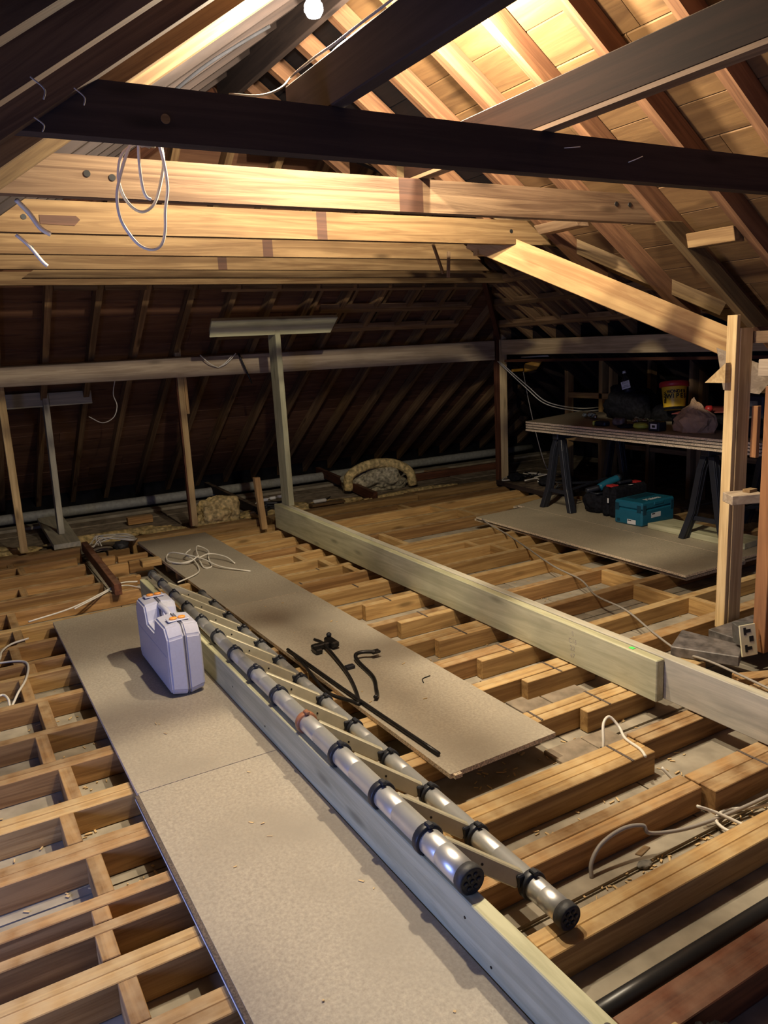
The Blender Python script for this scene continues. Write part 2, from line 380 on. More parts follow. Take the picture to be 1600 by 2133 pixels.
# horizontal trimmers between the far and wing rafters (the lattice)
def lattice(key, at, a, b, wd=.045, lo=.07, hi=.115):
    zf, hp, ax, _, rm = PL[key]; root, full = rts[key]
    if ax == 'x': p = clip(clip(clip(clip(full, 0, 1, at+wd), 0, -1, -at), 1, 0, b), -1, 0, -a)
    else: p = clip(clip(clip(clip(full, 1, 0, at+wd), -1, 0, -at), 0, 1, b), 0, -1, -a)
    if len(p) > 2: prism('trimmer', p, zf, lo-.075, hi-.075, M['raftF'], root, ax)
lattice('far', 6.86, 3.2, 4.9); lattice('far', 6.62, 3.2, 4.9); lattice('far', 6.9, 2.3, 2.95); lattice('far', 6.35, 2.2, 4.9, .06)
lattice('wing', 5.42, 3.9, 7); lattice('wing', 5.13, 3.9, 7); lattice('wing', 4.85, 4.2, 6.6)
for k in range(3, 16):
    x = -.24+.363*k; hexa('noggin', [(x+.052, 6.32, 2.115), (x+.36, 6.32, 2.115), (x+.36, 6.36, 2.115), (x+.052, 6.36, 2.115)],
         [(x+.052, 6.32, 2.15), (x+.36, 6.32, 2.15), (x+.36, 6.36, 2.15), (x+.052, 6.36, 2.15)], M['tie'], ceiling['far'], (1, 0, 0))
# ridge, hips and valley
beam('ridge_board', (1.77, -1.5, 3.12), (1.77, 4.86, 3.12), .035, .16, M['dark'], ceiling['right'])
beam('hip_rafter', (5.72, 7.19, 1.56), (3.72, 5.19, 2.96), .045, .15, M['dkred'], ceiling['wing'])
beam('hip_rafter', (-.9, 7.55, 1.30), (1.75, 4.90, 3.155), .045, .14, M['dkred'], ceiling['far'])
beam('ridge_board', (2.05, 5.15, 2.95), (3.7, 5.15, 2.95), .035, .16, M['dark'], ceiling['wing'])

# ================================================================== FLOOR
floor = box('floor', -2.9, 8.0, -.6, 9.6, -.14, -.112, M['dirt']); tag(floor, kind='structure')
# dusty ceiling panels seen between the joists
xs = [-2.8, -1.6, -.4, .95, 2.15, 3.35, 4.55, 5.75, 7.9]; ys = [-.5, .7, 1.55, 2.45, 3.35, 4.25, 5.15, 6.05, 6.98]
for i in range(len(xs)-1):
    for j in range(len(ys)-1):
        box('plasterboard_panel', xs[i]+.004, xs[i+1]-.004, ys[j]+.004, ys[j+1]-.004, -.112, -.103+random.uniform(0, .002), M['plaster'], floor)
JO = []
def joist(y, th, x0, x1, mat='joist', top=0.0, dep=.1):
    j = random.uniform(-.004, .004)
    o = hexa('joist', [(x0, y, top-dep), (x1, y+j, top-dep), (x1, y+th+j, top-dep), (x0, y+th, top-dep)],
             [(x0, y, top+random.uniform(-.003, 0)), (x1, y+j, top+random.uniform(-.003, 0)), (x1, y+th+j, top), (x0, y+th, top)], M[mat], floor, (1, 0, 0), bev=.0025)
    return o
def dbl(y, th, x0, x1, mat='joist', n=2, gap=.003, mats=None):
    t = th/n
    for k in range(n): joist(y+k*t, t-gap, x0, x1, mats[k] if mats else mat)
# left of the walk boards
for (y, th, x1) in ((6.735, .05, .86), (6.45, .05, .88), (6.07, .05, .88), (5.80, .05, .90), (5.495, .055, 1.15)): joist(y, th, -2.6, x1)
for (y, th, n, m) in ((5.10, .06, 1, 'joist_pale'), (4.78, .045, 1, 'joist'), (4.45, .045, 1, 'joist'), (4.255, .045, 1, 'joist_pale'), (3.895, .05, 1, 'joist'), (3.52, .05, 1, 'joist'), (3.165, .08, 2, 'joist'),
                      (2.81, .09, 2, 'joist_pale'), (2.50, .105, 2, 'joist'), (2.227, .055, 1, 'joist'), (2.113, .045, 1, 'joist'), (1.90, .098, 2, 'joist_pale'), (1.64, .1, 2, 'joist_pale'), (1.34, .095, 2, 'joist'), (1.0, .05, 1, 'joist'), (.65, .05, 1, 'joist'), (.3, .05, 1, 'joist')):
    dbl(y, th, -2.6, 1.19, m, n)
# between walk board and the long beam
for (y, th, n, m) in ((5.36, .05, 1, 'joist_pale'), (5.09, .05, 1, 'joist_pale'), (4.84, .05, 1, 'joist'), (4.53, .09, 2, 'joist_pale'), (4.197, .05, 1, 'joist_pale'), (3.80, .06, 1, 'joist'), (3.43, .09, 2, 'joist_pale'), (3.07, .09, 2, 'joist'), (2.74, .09, 2, 'joist_pale'), (2.36, .1, 2, 'joist_pale')):
    dbl(y, th, 1.195, 2.7, m, n)
for y, x in ((4.145, 2.18), (3.745, 2.2), (3.375, 2.22), (3.015, 2.24), (2.685, 2.26), (2.30, 2.27)): joist(y, .048, x, 2.7, 'joist_pale')
joist(6.74, .05, 1.45, 2.7, 'joist_pale'); joist(6.47, .05, 1.45, 2.7, 'joist_pale'); joist(6.15, .05, 1.45, 2.7, 'joist_pale'); joist(5.85, .05, 1.45, 2.7); joist(5.6, .05, 1.45, 2.7, 'joist_pale')
# near right
dbl(1.65, .1, 1.195, 2.19, 'joist', 2); dbl(1.60, .14, 2.2, 5.6, 'joist', 2); dbl(1.91, .145, 1.195, 2.25, 'joist_pale', 3); dbl(1.985, .09, 2.26, 5.6, 'joist', 2)
dbl(1.345, .097, 1.195, 5.6, 'joist_pale', 2); joist(1.025, .1, 1.195, 5.6, 'dkred'); joist(.55, .1, 1.195, 5.6, 'dkred')
# right of the long beam
for (y, th, x1, m) in ((6.74, .05, 5.45, 'joist'), (6.47, .05, 5.5, 'joist_pale'), (6.13, .05, 5.6, 'joist_pale'), (5.77, .05, 5.6, 'joist'), (5.28, .05, 5.8, 'joist_pale'), (5.05, .05, 5.8, 'joist_pale'), (4.84, .05, 5.8, 'joist_pale'),
                       (4.57, .05, 5.8, 'joist_pale'), (4.22, .06, 5.8, 'joist_pale'), (3.80, .06, 5.8, 'joist'), (3.43, .06, 5.8, 'joist'), (3.045, .06, 5.8, 'joist_pale'), (2.71, .085, 5.8, 'joist')):
    joist(y, th, 2.705, x1, m)
joist(2.36, .1, 2.705, 3.12, 'joist_pale'); joist(2.30, .06, 3.95, 5.8, 'joist')
def nog(x, y0, y1, wd=.05, top=-.002, dep=.098, mat='joist'):
    box('noggin', x, x+wd, y0+.002, y1-.002, top-dep, top, M[mat], floor, (0, 1, 0), bev=.002)
Y_ = [(5.16, 5.495, .225), (4.825, 5.10, .225), (4.495, 4.78, .18), (4.30, 4.45, .23), (3.945, 4.255, .18), (3.57, 3.895, .23), (3.245, 3.52, .18), (2.90, 3.165, .225), (2.605, 2.81, .18), (2.282, 2.50, .22), (2.158, 2.227, .19), (1.998, 2.113, .18), (1.738, 1.90, .2)]
for y0, y1, x in Y_: nog(x, y0, y1)
for y0, y1, x in [(5.545, 5.80, .03), (5.85, 6.07, .35), (6.12, 6.45, .1), (6.5, 6.735, .4), (6.785, 6.9, .34)]: nog(x, y0, y1)
for y0, y1, x in [(6.52, 6.74, 3.98), (6.18, 6.47, 4.2), (5.82, 6.13, 4.3), (4.89, 5.05, 3.6), (4.62, 4.84, 3.7), (4.28, 4.57, 3.88), (3.86, 4.22, 3.8), (3.49, 3.80, 3.87), (3.105, 3.43, 3.78), (2.795, 3.045, 3.84), (5.33, 5.77, 3.2)]: nog(x, y0, y1, mat='joist_pale')
for y0, y1, x in [(5.41, 5.6, 2.32), (5.14, 5.36, 2.42), (4.89, 5.09, 2.5), (5.65, 5.85, 2.45)]: nog(x, y0, y1, mat='joist_pale')
for x, y0, y1 in ((2.33, 4.53, 4.62), (2.36, 4.145, 4.247), (2.38, 3.745, 3.86), (2.40, 3.375, 3.52), (2.44, 3.015, 3.16), (2.47, 2.685, 2.83), (2.06, 2.36, 2.46), (2.40, 2.30, 2.46), (2.12, 1.91, 2.05), (2.50, 1.60, 1.74), (2.05, 4.84, 4.89), (2.30, 5.09, 5.14)):
    box('saw_cut', x, x+.011, y0, y1, -.001, .0012, M['board_edge_dark'], floor, (0, 1, 0))
# plate the posts stand on and the strip of flooring behind it
for x0, x1, y, m in ((-2.6, .93, 6.90, 'joist'), (1.36, 2.55, 6.88, 'joist_pale'), (2.72, 4.35, 6.86, 'joist_pale'), (4.36, 5.5, 6.90, 'joist_pale')):
    box('joist', x0, x1, y+.06, y+.115, -.1, .03, M[m], floor, bev=.003)
    box('joist', x0, x1, y+.12, y+.34, -.1, .0, M['joist'], floor, bev=.003)
for i in range(9):   # planks at the eaves
    for j in range(3):
        x = -2.7+i*1.18; y = 7.26+j*.52
        box('floor_plank', x, x+1.16, y, y+.5, -.1, -.06+random.uniform(-.006, .006), M['plaster2'], floor, bev=.002)
# eaves beyond the boards on the right
for i in range(3):
    for j in range(4): box('floor_plank', 5.9+.66*i, 6.53+.66*i, 2.6+1.1*j, 3.66+1.1*j, -.1, -.02+random.uniform(-.004, .004), M['plaster2'], floor, bev=.002)
# flat laths lying between the near joists
for x0, x1, y0, y1, m in ((1.25, 4.2, 1.135, 1.165, 'plaster2'), (1.25, 2.4, 1.175, 1.235, 'dkred'), (1.25, 4, 1.46, 1.52, 'plaster2'), (1.6, 5, 1.78, 1.83, 'plaster2'), (2.3, 4, 2.12, 2.2, 'plaster2'), (2.3, 4, 2.22, 2.27, 'plaster'), (1.25, 3.2, 1.56, 1.63, 'plaster'),
                          (-.6, .9, 1.76, 1.8, 'plaster2'), (-.6, .9, 2.62, 2.68, 'plaster')):
    box('lath', x0, x1, y0, y1, -.103, -.092, M[m], floor, (1, 0, 0))
# loft boards strips between joists (square offcuts) near the chipboard end
for (x0, x1, y0, y1) in ((2.03, 2.15, 2.47, 2.73), (2.16, 2.33, 2.47, 2.73), (2.34, 2.56, 2.47, 2.73), (2.03, 2.2, 2.84, 3.0), (2.21, 2.4, 2.84, 3.0), (2.0, 2.2, 2.07, 2.28), (2.21, 2.36, 2.07, 2.28), (2.03, 2.18, 3.17, 3.3), (2.05, 2.3, 3.53, 3.72)):
    box('lath', x0, x1, y0, y1, -.103, -.09+random.uniform(-.003, .003), M['plaster2'], floor, (1, 0, 0), bev=.002)

wf = box('wall_far', -2.9, 8.0, 9.38, 9.41, -.14, .16, M['felt']); tag(wf, kind='structure')
wr_ = box('wall_right', 7.85, 7.88, .9, 9.38, -.14, .24, M['felt']); tag(wr_, kind='structure')
wn = box('wall_near', 3.5, 7.85, .95, .98, -.14, .2, M['felt']); tag(wn, kind='structure')

# ================================================================== TIES
def tie(k, y, mat, label, patch=None, xl=.13, xr=3.41, th=.05, z0=2.13, z1=2.26):
    sl = (z1-z0)/S
    cuts = [0]+([p for q in patch for p in q] if patch else [])+[1]
    xsb = [xl]+cuts[1:-1]+[xr]; xst = [xl+sl]+cuts[1:-1]+[xr-sl]
    V_, F_, mi = [], [], []
    for a, b in zip(xsb, xst): V_ += [(a, y, z0), (a, y+th, z0), (b, y+th, z1), (b, y, z1)]
    n = len(xsb)
    for i in range(n-1):
        s = i*4
        for q, f in enumerate(((s, s+4, s+5, s+1), (s+1, s+5, s+6, s+2), (s+2, s+6, s+7, s+3), (s+3, s+7, s+4, s))):
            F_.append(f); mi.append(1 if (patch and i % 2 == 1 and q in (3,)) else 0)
    F_ += [(0, 1, 2, 3), (n*4-4, n*4-1, n*4-2, n*4-3)]; mi += [0, 0]
    o = put('collar_tie', V_, F_, M[mat], None, (1, 0, 0), mats=[M[mat], M['dark_patch']])
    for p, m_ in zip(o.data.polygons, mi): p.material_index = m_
    return tag(o, label, 'beam', 'collar ties across the roof')
t1 = tie(0, 2.10, 'dark', 'black-looking collar tie crossing the whole picture, nearest of the ties, with a small drilled hole')
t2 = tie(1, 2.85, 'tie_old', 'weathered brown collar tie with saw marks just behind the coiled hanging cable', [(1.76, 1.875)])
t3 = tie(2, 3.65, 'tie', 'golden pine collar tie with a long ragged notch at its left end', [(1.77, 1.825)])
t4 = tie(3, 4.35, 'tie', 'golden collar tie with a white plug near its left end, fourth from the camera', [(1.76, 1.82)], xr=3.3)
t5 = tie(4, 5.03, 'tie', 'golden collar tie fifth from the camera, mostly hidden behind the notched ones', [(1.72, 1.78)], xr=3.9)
t6 = tie(5, 5.62, 'tie', 'short-ended pale tie doubled in front of the last one, starting right of its end', None, .62, 4.35, .05, 2.135, 2.19)
t7 = tie(6, 6.06, 'tie', 'farthest collar tie, a bright batten across the top of the far roof slope', None, .40, 5.0, .05, 2.13, 2.22)
# drilled holes, notches
def disc(name, c, r, mat, parent, ax=(0, -1, 0), t=.003):
    Mw = Matrix.Translation(c) @ Vector(ax).to_track_quat('Z', 'Y').to_matrix().to_4x4()
    return lathe(name, [(r, 0), (r, t)], Mw, mat, parent, 14)
for (x, z, t_, y) in ((.555, 2.203, t2, 2.85), (.635, 2.195, t2, 2.85), (2.98, 2.21, t2, 2.85), (3.07, 2.21, t2, 2.85), (2.99, 2.2, t3, 3.65), (.44, 2.19, t3, 3.65), (.54, 2.16, t4, 4.35)):
    disc('drilled_hole', (x, y+.001, z), .011, M['black'], t_)
disc('drilled_hole', (.615, 2.101, 2.185), .012, M['rafterL'], t1)
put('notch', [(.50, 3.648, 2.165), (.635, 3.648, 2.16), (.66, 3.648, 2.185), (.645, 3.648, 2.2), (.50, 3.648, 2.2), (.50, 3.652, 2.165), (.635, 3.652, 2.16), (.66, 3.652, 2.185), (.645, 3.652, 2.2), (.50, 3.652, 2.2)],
    [(0, 1, 2, 3, 4), (5, 6, 7, 8, 9), (0, 1, 6, 5), (1, 2, 7, 6), (2, 3, 8, 7), (3, 4, 9, 8), (4, 0, 5, 9)], M['dark_patch'], t3)
tube('bent_nail', [(1.95, 2.098, 2.215), (1.95, 2.07, 2.21), (1.985, 2.06, 2.213)], .0015, M['cable'], t1, 6)
tube('bent_nail', [(2.25, 2.098, 2.19), (2.26, 2.075, 2.195), (2.285, 2.065, 2.205)], .0015, M['cable'], t1, 6)

# the two long binders over the ties
b1 = box('binder_beam', 1.86, 1.905, -.4, 2.97, 2.277, 2.405, M['binder'], bev=.003)
tag(b1, 'dark brown binder beam with a pale batten under its edge, running over the ties on the right', 'beam')
box('pale_batten', 1.857, 1.912, -.4, 2.97, 2.262, 2.276, M['tie_old'], b1)
b2 = box('binder_beam', 1.085, 1.135, -.4, 2.40, 2.262, 2.395, M['dark'], bev=.004)
tag(b2, 'black-looking binder beam with a curved upper edge beside the bare bulb', 'beam')
blob('curved_edge', (1.11, 2.0, 2.38), (.024, .30, .03), M['dark'], b2, 3, .15, 3)

# ================================================================== PURLINS, VALLEY, POSTS
pf = hexa('purlin', [(-.4, 7.0, 1.43), (5.48, 7.0, 1.385), (5.48, 7.06, 1.40), (-.4, 7.06, 1.44)], [(-.4, 7.0, 1.575), (5.48, 7.0, 1.595), (5.48, 7.06, 1.60), (-.4, 7.06, 1.59)], M['purlin'], None, (1, 0, 0), bev=.003)
tag(pf, 'grey-brown purlin running level across the far roof slope to the corner post', 'beam')
pw = hexa('purlin', [(5.55, 1.2, 1.40), (5.62, 1.2, 1.40), (5.62, 6.98, 1.44), (5.55, 6.98, 1.44)], [(5.55, 1.2, 1.55), (5.62, 1.2, 1.55), (5.62, 6.98, 1.60), (5.55, 6.98, 1.60)], M['purlinW'], None, (0, 1, 0), bev=.004)
tag(pw, 'tan purlin above the work table, from the corner post to the right', 'beam')
box('wall_batten', 5.53, 5.6, 1.4, 6.9, 1.36, 1.385, M['dkred'], pw)
cp = box('corner_post', 5.545, 5.645, 7.0, 7.06, .003, 1.66, M['purlinW'], bev=.003, ax=(0, 0, 1)); tag(cp, 'tan corner post where the two purlins meet', 'post')
box('dark_facing', 5.497, 5.542, 7.0, 7.05, .003, 1.72, M['dkred'], cp, (0, 0, 1), bev=.002)
v1 = beam('valley_rafter', (3.88, 2.83, 1.507), (2.86, 3.85, 2.20), .05, .15, M['valley']); tag(v1, 'broad golden valley rafter slanting down to the tall front post', 'beam')
v2 = beam('valley_board', (4.0, 2.97, 1.765), (2.2, 4.77, 3.03), .035, .20, M['rafterL']); tag(v2, 'reddish valley board behind the broad golden valley rafter, jack rafters end on it', 'beam')
gs = put('gusset_plate', [(3.77, 2.86, 1.50), (4.0, 2.63, 1.36), (3.93, 2.70, 1.24), (3.80, 2.83, 1.27), (3.78, 2.87, 1.50), (4.01, 2.64, 1.36), (3.94, 2.71, 1.24), (3.81, 2.84, 1.27)],
         [(0, 1, 2, 3), (7, 6, 5, 4), (0, 4, 5, 1), (1, 5, 6, 2), (2, 6, 7, 3), (3, 7, 4, 0)], M['purlin']); tag(gs, 'grey board gusset hanging below the valley rafter beside the post', 'plate')
pa = box('post', 3.575, 3.675, 2.575, 2.64, .002, 1.60, M['post'], ax=(0, 0, 1), bev=.003)
tag(pa, 'tall square pine post, bright on its left face, right of centre', 'post')
box('packing_strip', 3.545, 3.573, 2.578, 2.635, .002, 1.665, M['post'], pa, (0, 0, 1), bev=.002)
put('wedge', [(3.54, 2.60, 1.43), (3.54, 2.60, 1.33), (3.54, 2.72, 1.33), (3.50, 2.60, 1.43), (3.50, 2.60, 1.33), (3.50, 2.72, 1.33)], [(0, 1, 2), (5, 4, 3), (0, 3, 4, 1), (1, 4, 5, 2), (2, 5, 3, 0)], M['post'], pa)
box('short_batten', 3.69, 3.72, 2.54, 2.575, .93, 1.20, M['postred'], pa, (0, 0, 1), bev=.002)
pb = box('post', 3.30, 3.365, 2.175, 2.24, .055, 1.335, M['postred'], ax=(0, 0, 1), bev=.003); tag(pb, 'red-brown rough sawn post at the right edge, in front of the taller post', 'post')
sh = hexa('wood_block', [(3.35, 2.42, .742), (3.51, 2.36, .742), (3.57, 2.46, .742), (3.41, 2.52, .742)], [(3.35, 2.42, .79), (3.51, 2.36, .79), (3.57, 2.46, .79), (3.41, 2.52, .79)], M['purlin'], None, (1, 0, 0), bev=.003)
tag(sh, 'short thick timber offcut bridging between the two right-hand posts', 'block')
box('splinter_block', 3.47, 3.53, 2.41, 2.45, .791, .806, M['tie'], sh)
pr = beam('purlin', (3.74, 2.56, 1.395), (3.74, -.3, 1.38), .07, .085, M['purlin']); tag(pr, 'short-looking grey-brown purlin with an angled end at the right edge, behind the tall post', 'beam')
pr2 = beam('batten', (3.70, 2.60, 1.55), (3.70, -.3, 1.54), .035, .06, M['tie_old']); tag(pr2, 'thin pale batten above the right-hand purlin, starting at the tall post top', 'batten')
# left posts
p1 = box('post', .47, .53, 7.10, 7.16, .035, 1.72, M['post'], ax=(0, 0, 1), bev=.003); tag(p1, 'thin pine post at the far left edge, standing on the far plate', 'post')
p2 = box('post', 1.95, 2.005, 7.09, 7.14, .035, 1.70, M['post'], ax=(0, 0, 1), bev=.003); tag(p2, 'golden split post left of the T-shaped prop, passing in front of the far purlin', 'post')
box('side_strip', 2.007, 2.032, 7.09, 7.13, 1.08, 1.56, M['valley'], p2, (0, 0, 1), bev=.001)
box('side_strip', 1.935, 1.948, 7.09, 7.14, .035, 1.6, M['dkred'], p2, (0, 0, 1), bev=.001)
p3 = hexa('stub_post', [(2.46, 6.62, .003), (2.515, 6.62, .003), (2.515, 6.67, .003), (2.46, 6.67, .003)], [(2.425, 6.62, .49), (2.48, 6.62, .49), (2.48, 6.67, .49), (2.425, 6.67, .49)], M['valley'], None, (0, 0, 1), bev=.002)
tag(p3, 'short orange stub post beside the foot of the T-shaped prop', 'post')

# ================================================================== LONG TREATED BEAM
lb = empty('double_beam', (2.62, 2.2, 0)); tag(lb, 'long pale green-treated double timber lying over the joists from the T-prop to the right edge', 'beam')
hexa('timber', [(2.57, 2.19, .002), (2.617, 2.19, .002), (2.617, 6.56, .018), (2.57, 6.56, .018)], [(2.57, 2.19, .198), (2.617, 2.19, .198), (2.617, 6.56, .24), (2.57, 6.56, .24)], M['treat'], lb, (0, 1, 0), bev=.004)
hexa('timber', [(2.62, .6, .002), (2.667, .6, .002), (2.667, 6.56, .018), (2.62, 6.56, .018)], [(2.62, .6, .19), (2.667, .6, .19), (2.667, 6.56, .24), (2.62, 6.56, .24)], M['treat2'], lb, (0, 1, 0), bev=.004)
box('green_mark', 2.585, 2.605, 2.34, 2.365, .2005, .2015, M['green'], lb)
for i, s in enumerate(('S', 'C16', '22', '47')): text('stamp_mark', s, .034, frame((2.5693, 2.71, .165-.038*i), (0, -1, 0), (0, 0, 1)), M['treat2'], lb, .0003)
# T prop standing on it
tp = empty('t_prop', (2.62, 6.42, .24)); tag(tp, 'tall pale treated T-shaped prop standing on the far end of the long double timber', 'prop')
hexa('upright', [(2.635, 6.36, .24), (2.685, 6.36, .24), (2.685, 6.53, .24), (2.635, 6.53, .24)], [(2.612, 6.33, 1.80), (2.66, 6.33, 1.80), (2.66, 6.50, 1.80), (2.612, 6.50, 1.80)], M['treat'], tp, (0, 0, 1), bev=.003)
hexa('crossbar', [(2.04, 6.34, 1.735), (3.14, 6.34, 1.735), (3.16, 6.40, 1.80), (2.06, 6.40, 1.80)], [(2.06, 6.31, 1.865), (3.21, 6.31, 1.865), (3.23, 6.37, 1.89), (2.08, 6.37, 1.89)], M['treat'], tp, (1, 0, 0), bev=.003)
tp2 = empty('t_prop', (.87, 7.5, .0)); tag(tp2, 'second greenish T-shaped prop in the shade at far left, on a flat footing plank', 'prop')
hexa('upright', [(.835, 7.50, .062), (.885, 7.50, .062), (.885, 7.62, .062), (.835, 7.62, .062)], [(.865, 7.58, 1.335), (.915, 7.58, 1.335), (.915, 7.70, 1.335), (.865, 7.70, 1.335)], M['treat2'], tp2, (0, 0, 1), bev=.003)
box('crossbar', .40, .864, 7.60, 7.64, 1.215, 1.345, M['treat2'], tp2, bev=.003); box('crossbar', .917, 1.285, 7.60, 7.64, 1.215, 1.335, M['treat2'], tp2, bev=.003)
hexa('footing_plank', [(.735, 7.10, .015), (.955, 7.10, .015), (1.0, 8.5, .015), (.76, 8.5, .015)], [(.735, 7.10, .06), (.955, 7.10, .06), (1.0, 8.5, .06), (.76, 8.5, .06)], M['treat2'], tp2, (0, 1, 0), bev=.002)

# ================================================================== WALK BOARDS, PLANK
def sheet(name, quad, z0, z1, mat, parent=None, edge=None, ax=(0, 1, 0)):
    o = put(name, [(x, y, z0) for x, y in quad]+[(x, y, z1) for x, y in quad], QF, mat, parent, ax, mats=[mat, edge or M['edge']])
    for p in o.data.polygons: p.material_index = 0 if p.index < 2 else 1
    return o
ba = empty('walk_board', (.74, 3, 0)); tag(ba, 'wide chipboard walkway in the left foreground, with the lavender case on it', 'board')
sheet('panel', [(.45, 2.755), (1.012, 2.755), (1.012, 5.07), (.455, 5.05)], .002, .022, M['chip'], ba)
sheet('panel', [(.452, .4), (1.012, .4), (1.012, 2.75), (.452, 2.75)], .002, .0225, M['chip'], ba)
box('white_tongue', .437, .4515, .4, 2.74, .003, .012, M['white'], ba, (0, 1, 0))
box('dark_groove', .4375, .4515, .4, 2.74, .0122, .0215, M['board_edge_dark'], ba, (0, 1, 0))
bb = empty('walk_board', (1.7, 4.5, 0)); tag(bb, 'chipboard walkway in the middle holding the crowbars and a white cable loop', 'board')
sheet('panel', [(1.475, 2.20), (2.008, 2.215), (1.995, 4.62), (1.432, 4.62)], .002, .022, M['chip'], bb)
sheet('panel', [(1.431, 4.624), (1.995, 4.624), (1.983, 6.82), (1.389, 6.87)], .002, .0222, M['chip'], bb)
box('small_chip', 1.487, 1.52, 2.185, 2.203, .004, .02, M['edge'], bb)
pk = box('standing_plank', 1.016, 1.064, .4, 5.10, .002, .176, M['treat'], bev=.003); tag(pk, 'long plank standing on edge under the ladder, bluish left side and pale top', 'plank')
for y, z in ((1.47, .12), (1.36, .05), (1.75, .014), (2.0, .014), (2.25, .014), (2.42, .014), (2.64, .014), (2.9, .06), (1.15, .03), (3.3, .09)): disc('nail_head', (1.0155, y, z), .004, M['iron'], pk, (-1, 0, 0), .001)
disc('screw_head', (1.04, .99, .1755), .0085, M['iron'], pk, (0, 0, 1), .002)
# rail lying over the far left joists and the odd blocks around it
rl = hexa('loose_timber', [(.905, 5.42, .002), (.955, 5.42, .002), (.985, 6.93, .002), (.935, 6.93, .002)], [(.905, 5.42, .085), (.955, 5.42, .085), (.985, 6.93, .085), (.935, 6.93, .085)], M['dkred'], None, (0, 1, 0), bev=.003)
tag(rl, 'dark red timber lying across the far left joists beside the white cable heap', 'timber')
for (x0, x1, y0, y1, z1) in ((1.03, 1.14, 6.59, 6.64, .0), (1.145, 1.39, 6.51, 6.56, .0), (1.02, 1.18, 6.28, 6.33, 0), (1.19, 1.385, 6.31, 6.36, 0), (1.02, 1.15, 5.87, 5.92, 0), (1.16, 1.2, 5.95, 6.0, -.03), (1.0, 1.1, 6.75, 6.8, 0), (1.12, 1.3, 6.78, 6.83, 0)):
    box('joist', x0, x1, y0, y1, -.1, z1, M['joist'], floor, (1, 0, 0), bev=.004)
ob = box('wood_block', 1.235, 1.385, 6.02, 6.12, .002, .055, M['joist_pale'], ax=(1, 0, 0), bev=.004); tag(ob, 'chunky pale wood block behind the far end of the ladder', 'block')

# ================================================================== LADDER
ld = empty('telescopic_ladder', (1.04, 1.49, .21)); tag(ld, 'extended aluminium telescopic ladder with black collars resting on the standing plank', 'ladder')
Lp = lambda y: Vector((1.045+(y-1.49)*.0125, y, .2135-(y-1.49)*.001)); Rp = lambda y: Vector((1.305+(y-1.40)*.0195, y, .045))
LY = [1.49, 1.69, 1.96, 2.26, 2.55, 2.83, 3.10, 3.38, 3.65, 3.93, 4.21, 4.49, 4.78, 5.03]
RY = [1.40, 1.545, 1.82, 2.10, 2.39, 2.69, 2.98, 3.26, 3.53, 3.81, 4.09, 4.37, 4.66, 4.93]
def rail(P_, Y_, r0, r1):
    pts, rs = [], []
    n = len(Y_)-1
    for i in range(n):
        r = r0+(r1-r0)*i/(n-1); a, b = Y_[i], Y_[i+1]
        m_ = a+(b-a)*.55
        pts += [P_(a+.001), P_(m_), P_(m_+.002), P_(m_+.006), P_(m_+.008), P_(b-.001)]; rs += [r, r, r*.97, r*.97, r, r]
    tube('rail_tube', pts, rs, M['alu'], ld, 28, raw=True)
rail(Lp, LY, .0375, .022); rail(Rp, RY, .0350, .0205)
def collar(p, r, mat, side):
    a = Matrix.Translation(p) @ Matrix.Rotation(math.pi/2, 4, 'X')
    c = lathe('collar', [(r*.99, -.013), (r*1.27, -.013), (r*1.32, -.009), (r*1.32, .009), (r*1.27, .013), (r*.99, .013)], a, mat, ld, 24)
    d = Vector((.26, -.10, -.17)).normalized()*side
    q = p+d*(r*1.35)
    o = box('rung_socket', q.x-.013, q.x+.013, q.y-.014, q.y+.014, q.z-.02, q.z+.02, mat, c, bev=.004)
    box('release_tab', p.x-.008, p.x+.010, p.y-.022, p.y+.006, p.z+r*1.2, p.z+r*1.2+.012, mat, c, bev=.003)
for i in range(1, len(LY)-1):
    t = (i-1)/12; rl_ = .0375+(.022-.0375)*i/12.5; rr_ = .035+(.0205-.035)*i/12.5
    mt = M['copper'] if i == 4 else M['blk']
    collar(Lp(LY[i]), rl_, mt, 1); collar(Rp(RY[i]), rr_, M['blk'], -1)
    a, b = Lp(LY[i]), Rp(RY[i]); d = (b-a).normalized()
    a2, b2_ = a+d*(rl_*1.3), b-d*(rr_*1.3); mid = (a2+b2_)/2; n_ = d.cross(Vector((0, 1, 0))).normalized()
    ht = .052; th = .016
    e = Vector((0, 1, 0)); e = (e-d*e.dot(d)).normalized(); nn = d.cross(e)
    rb = hexa('rung', [a2-e*th-nn*ht/2, a2+e*th-nn*ht/2, a2+e*th+nn*ht/2, a2-e*th+nn*ht/2], [b2_-e*th-nn*ht/2, b2_+e*th-nn*ht/2, b2_+e*th+nn*ht/2, b2_-e*th+nn*ht/2], M['rung'], ld, bev=.004)
    disc('rivet', tuple(mid-e*(th+.0005)), .004, M['iron'], rb, tuple(-e), .001)
def capend(p, r, dirn):
    Mw = Matrix.Translation(p) @ Vector(dirn).to_track_quat('Z', 'Y').to_matrix().to_4x4()
    c = lathe('end_cap', [(r*1.08, -.016), (r*1.12, 0), (r*1.08, .012), (r*.98, .016), (r*.9, .0135)], Mw, M['rubber'], ld, 28)
    for k in range(7):
        a = k*math.pi*2/6; rr = 0 if k == 6 else r*.55
        lathe('stud', [(r*.2, 0), (r*.18, .003), (r*.08, .004)], Mw @ Matrix.Translation((rr*math.cos(a), rr*math.sin(a), .0135)), M['blk'], c, 12)
capend(Lp(LY[0]-.004), .0375, (0, -1, -.02)); capend(Rp(RY[0]-.004), .035, (0, -1, -.02))
capend(Lp(LY[-1]+.01), .027, (0, 1, 0)); capend(Rp(RY[-1]+.01), .025, (0, 1, 0))

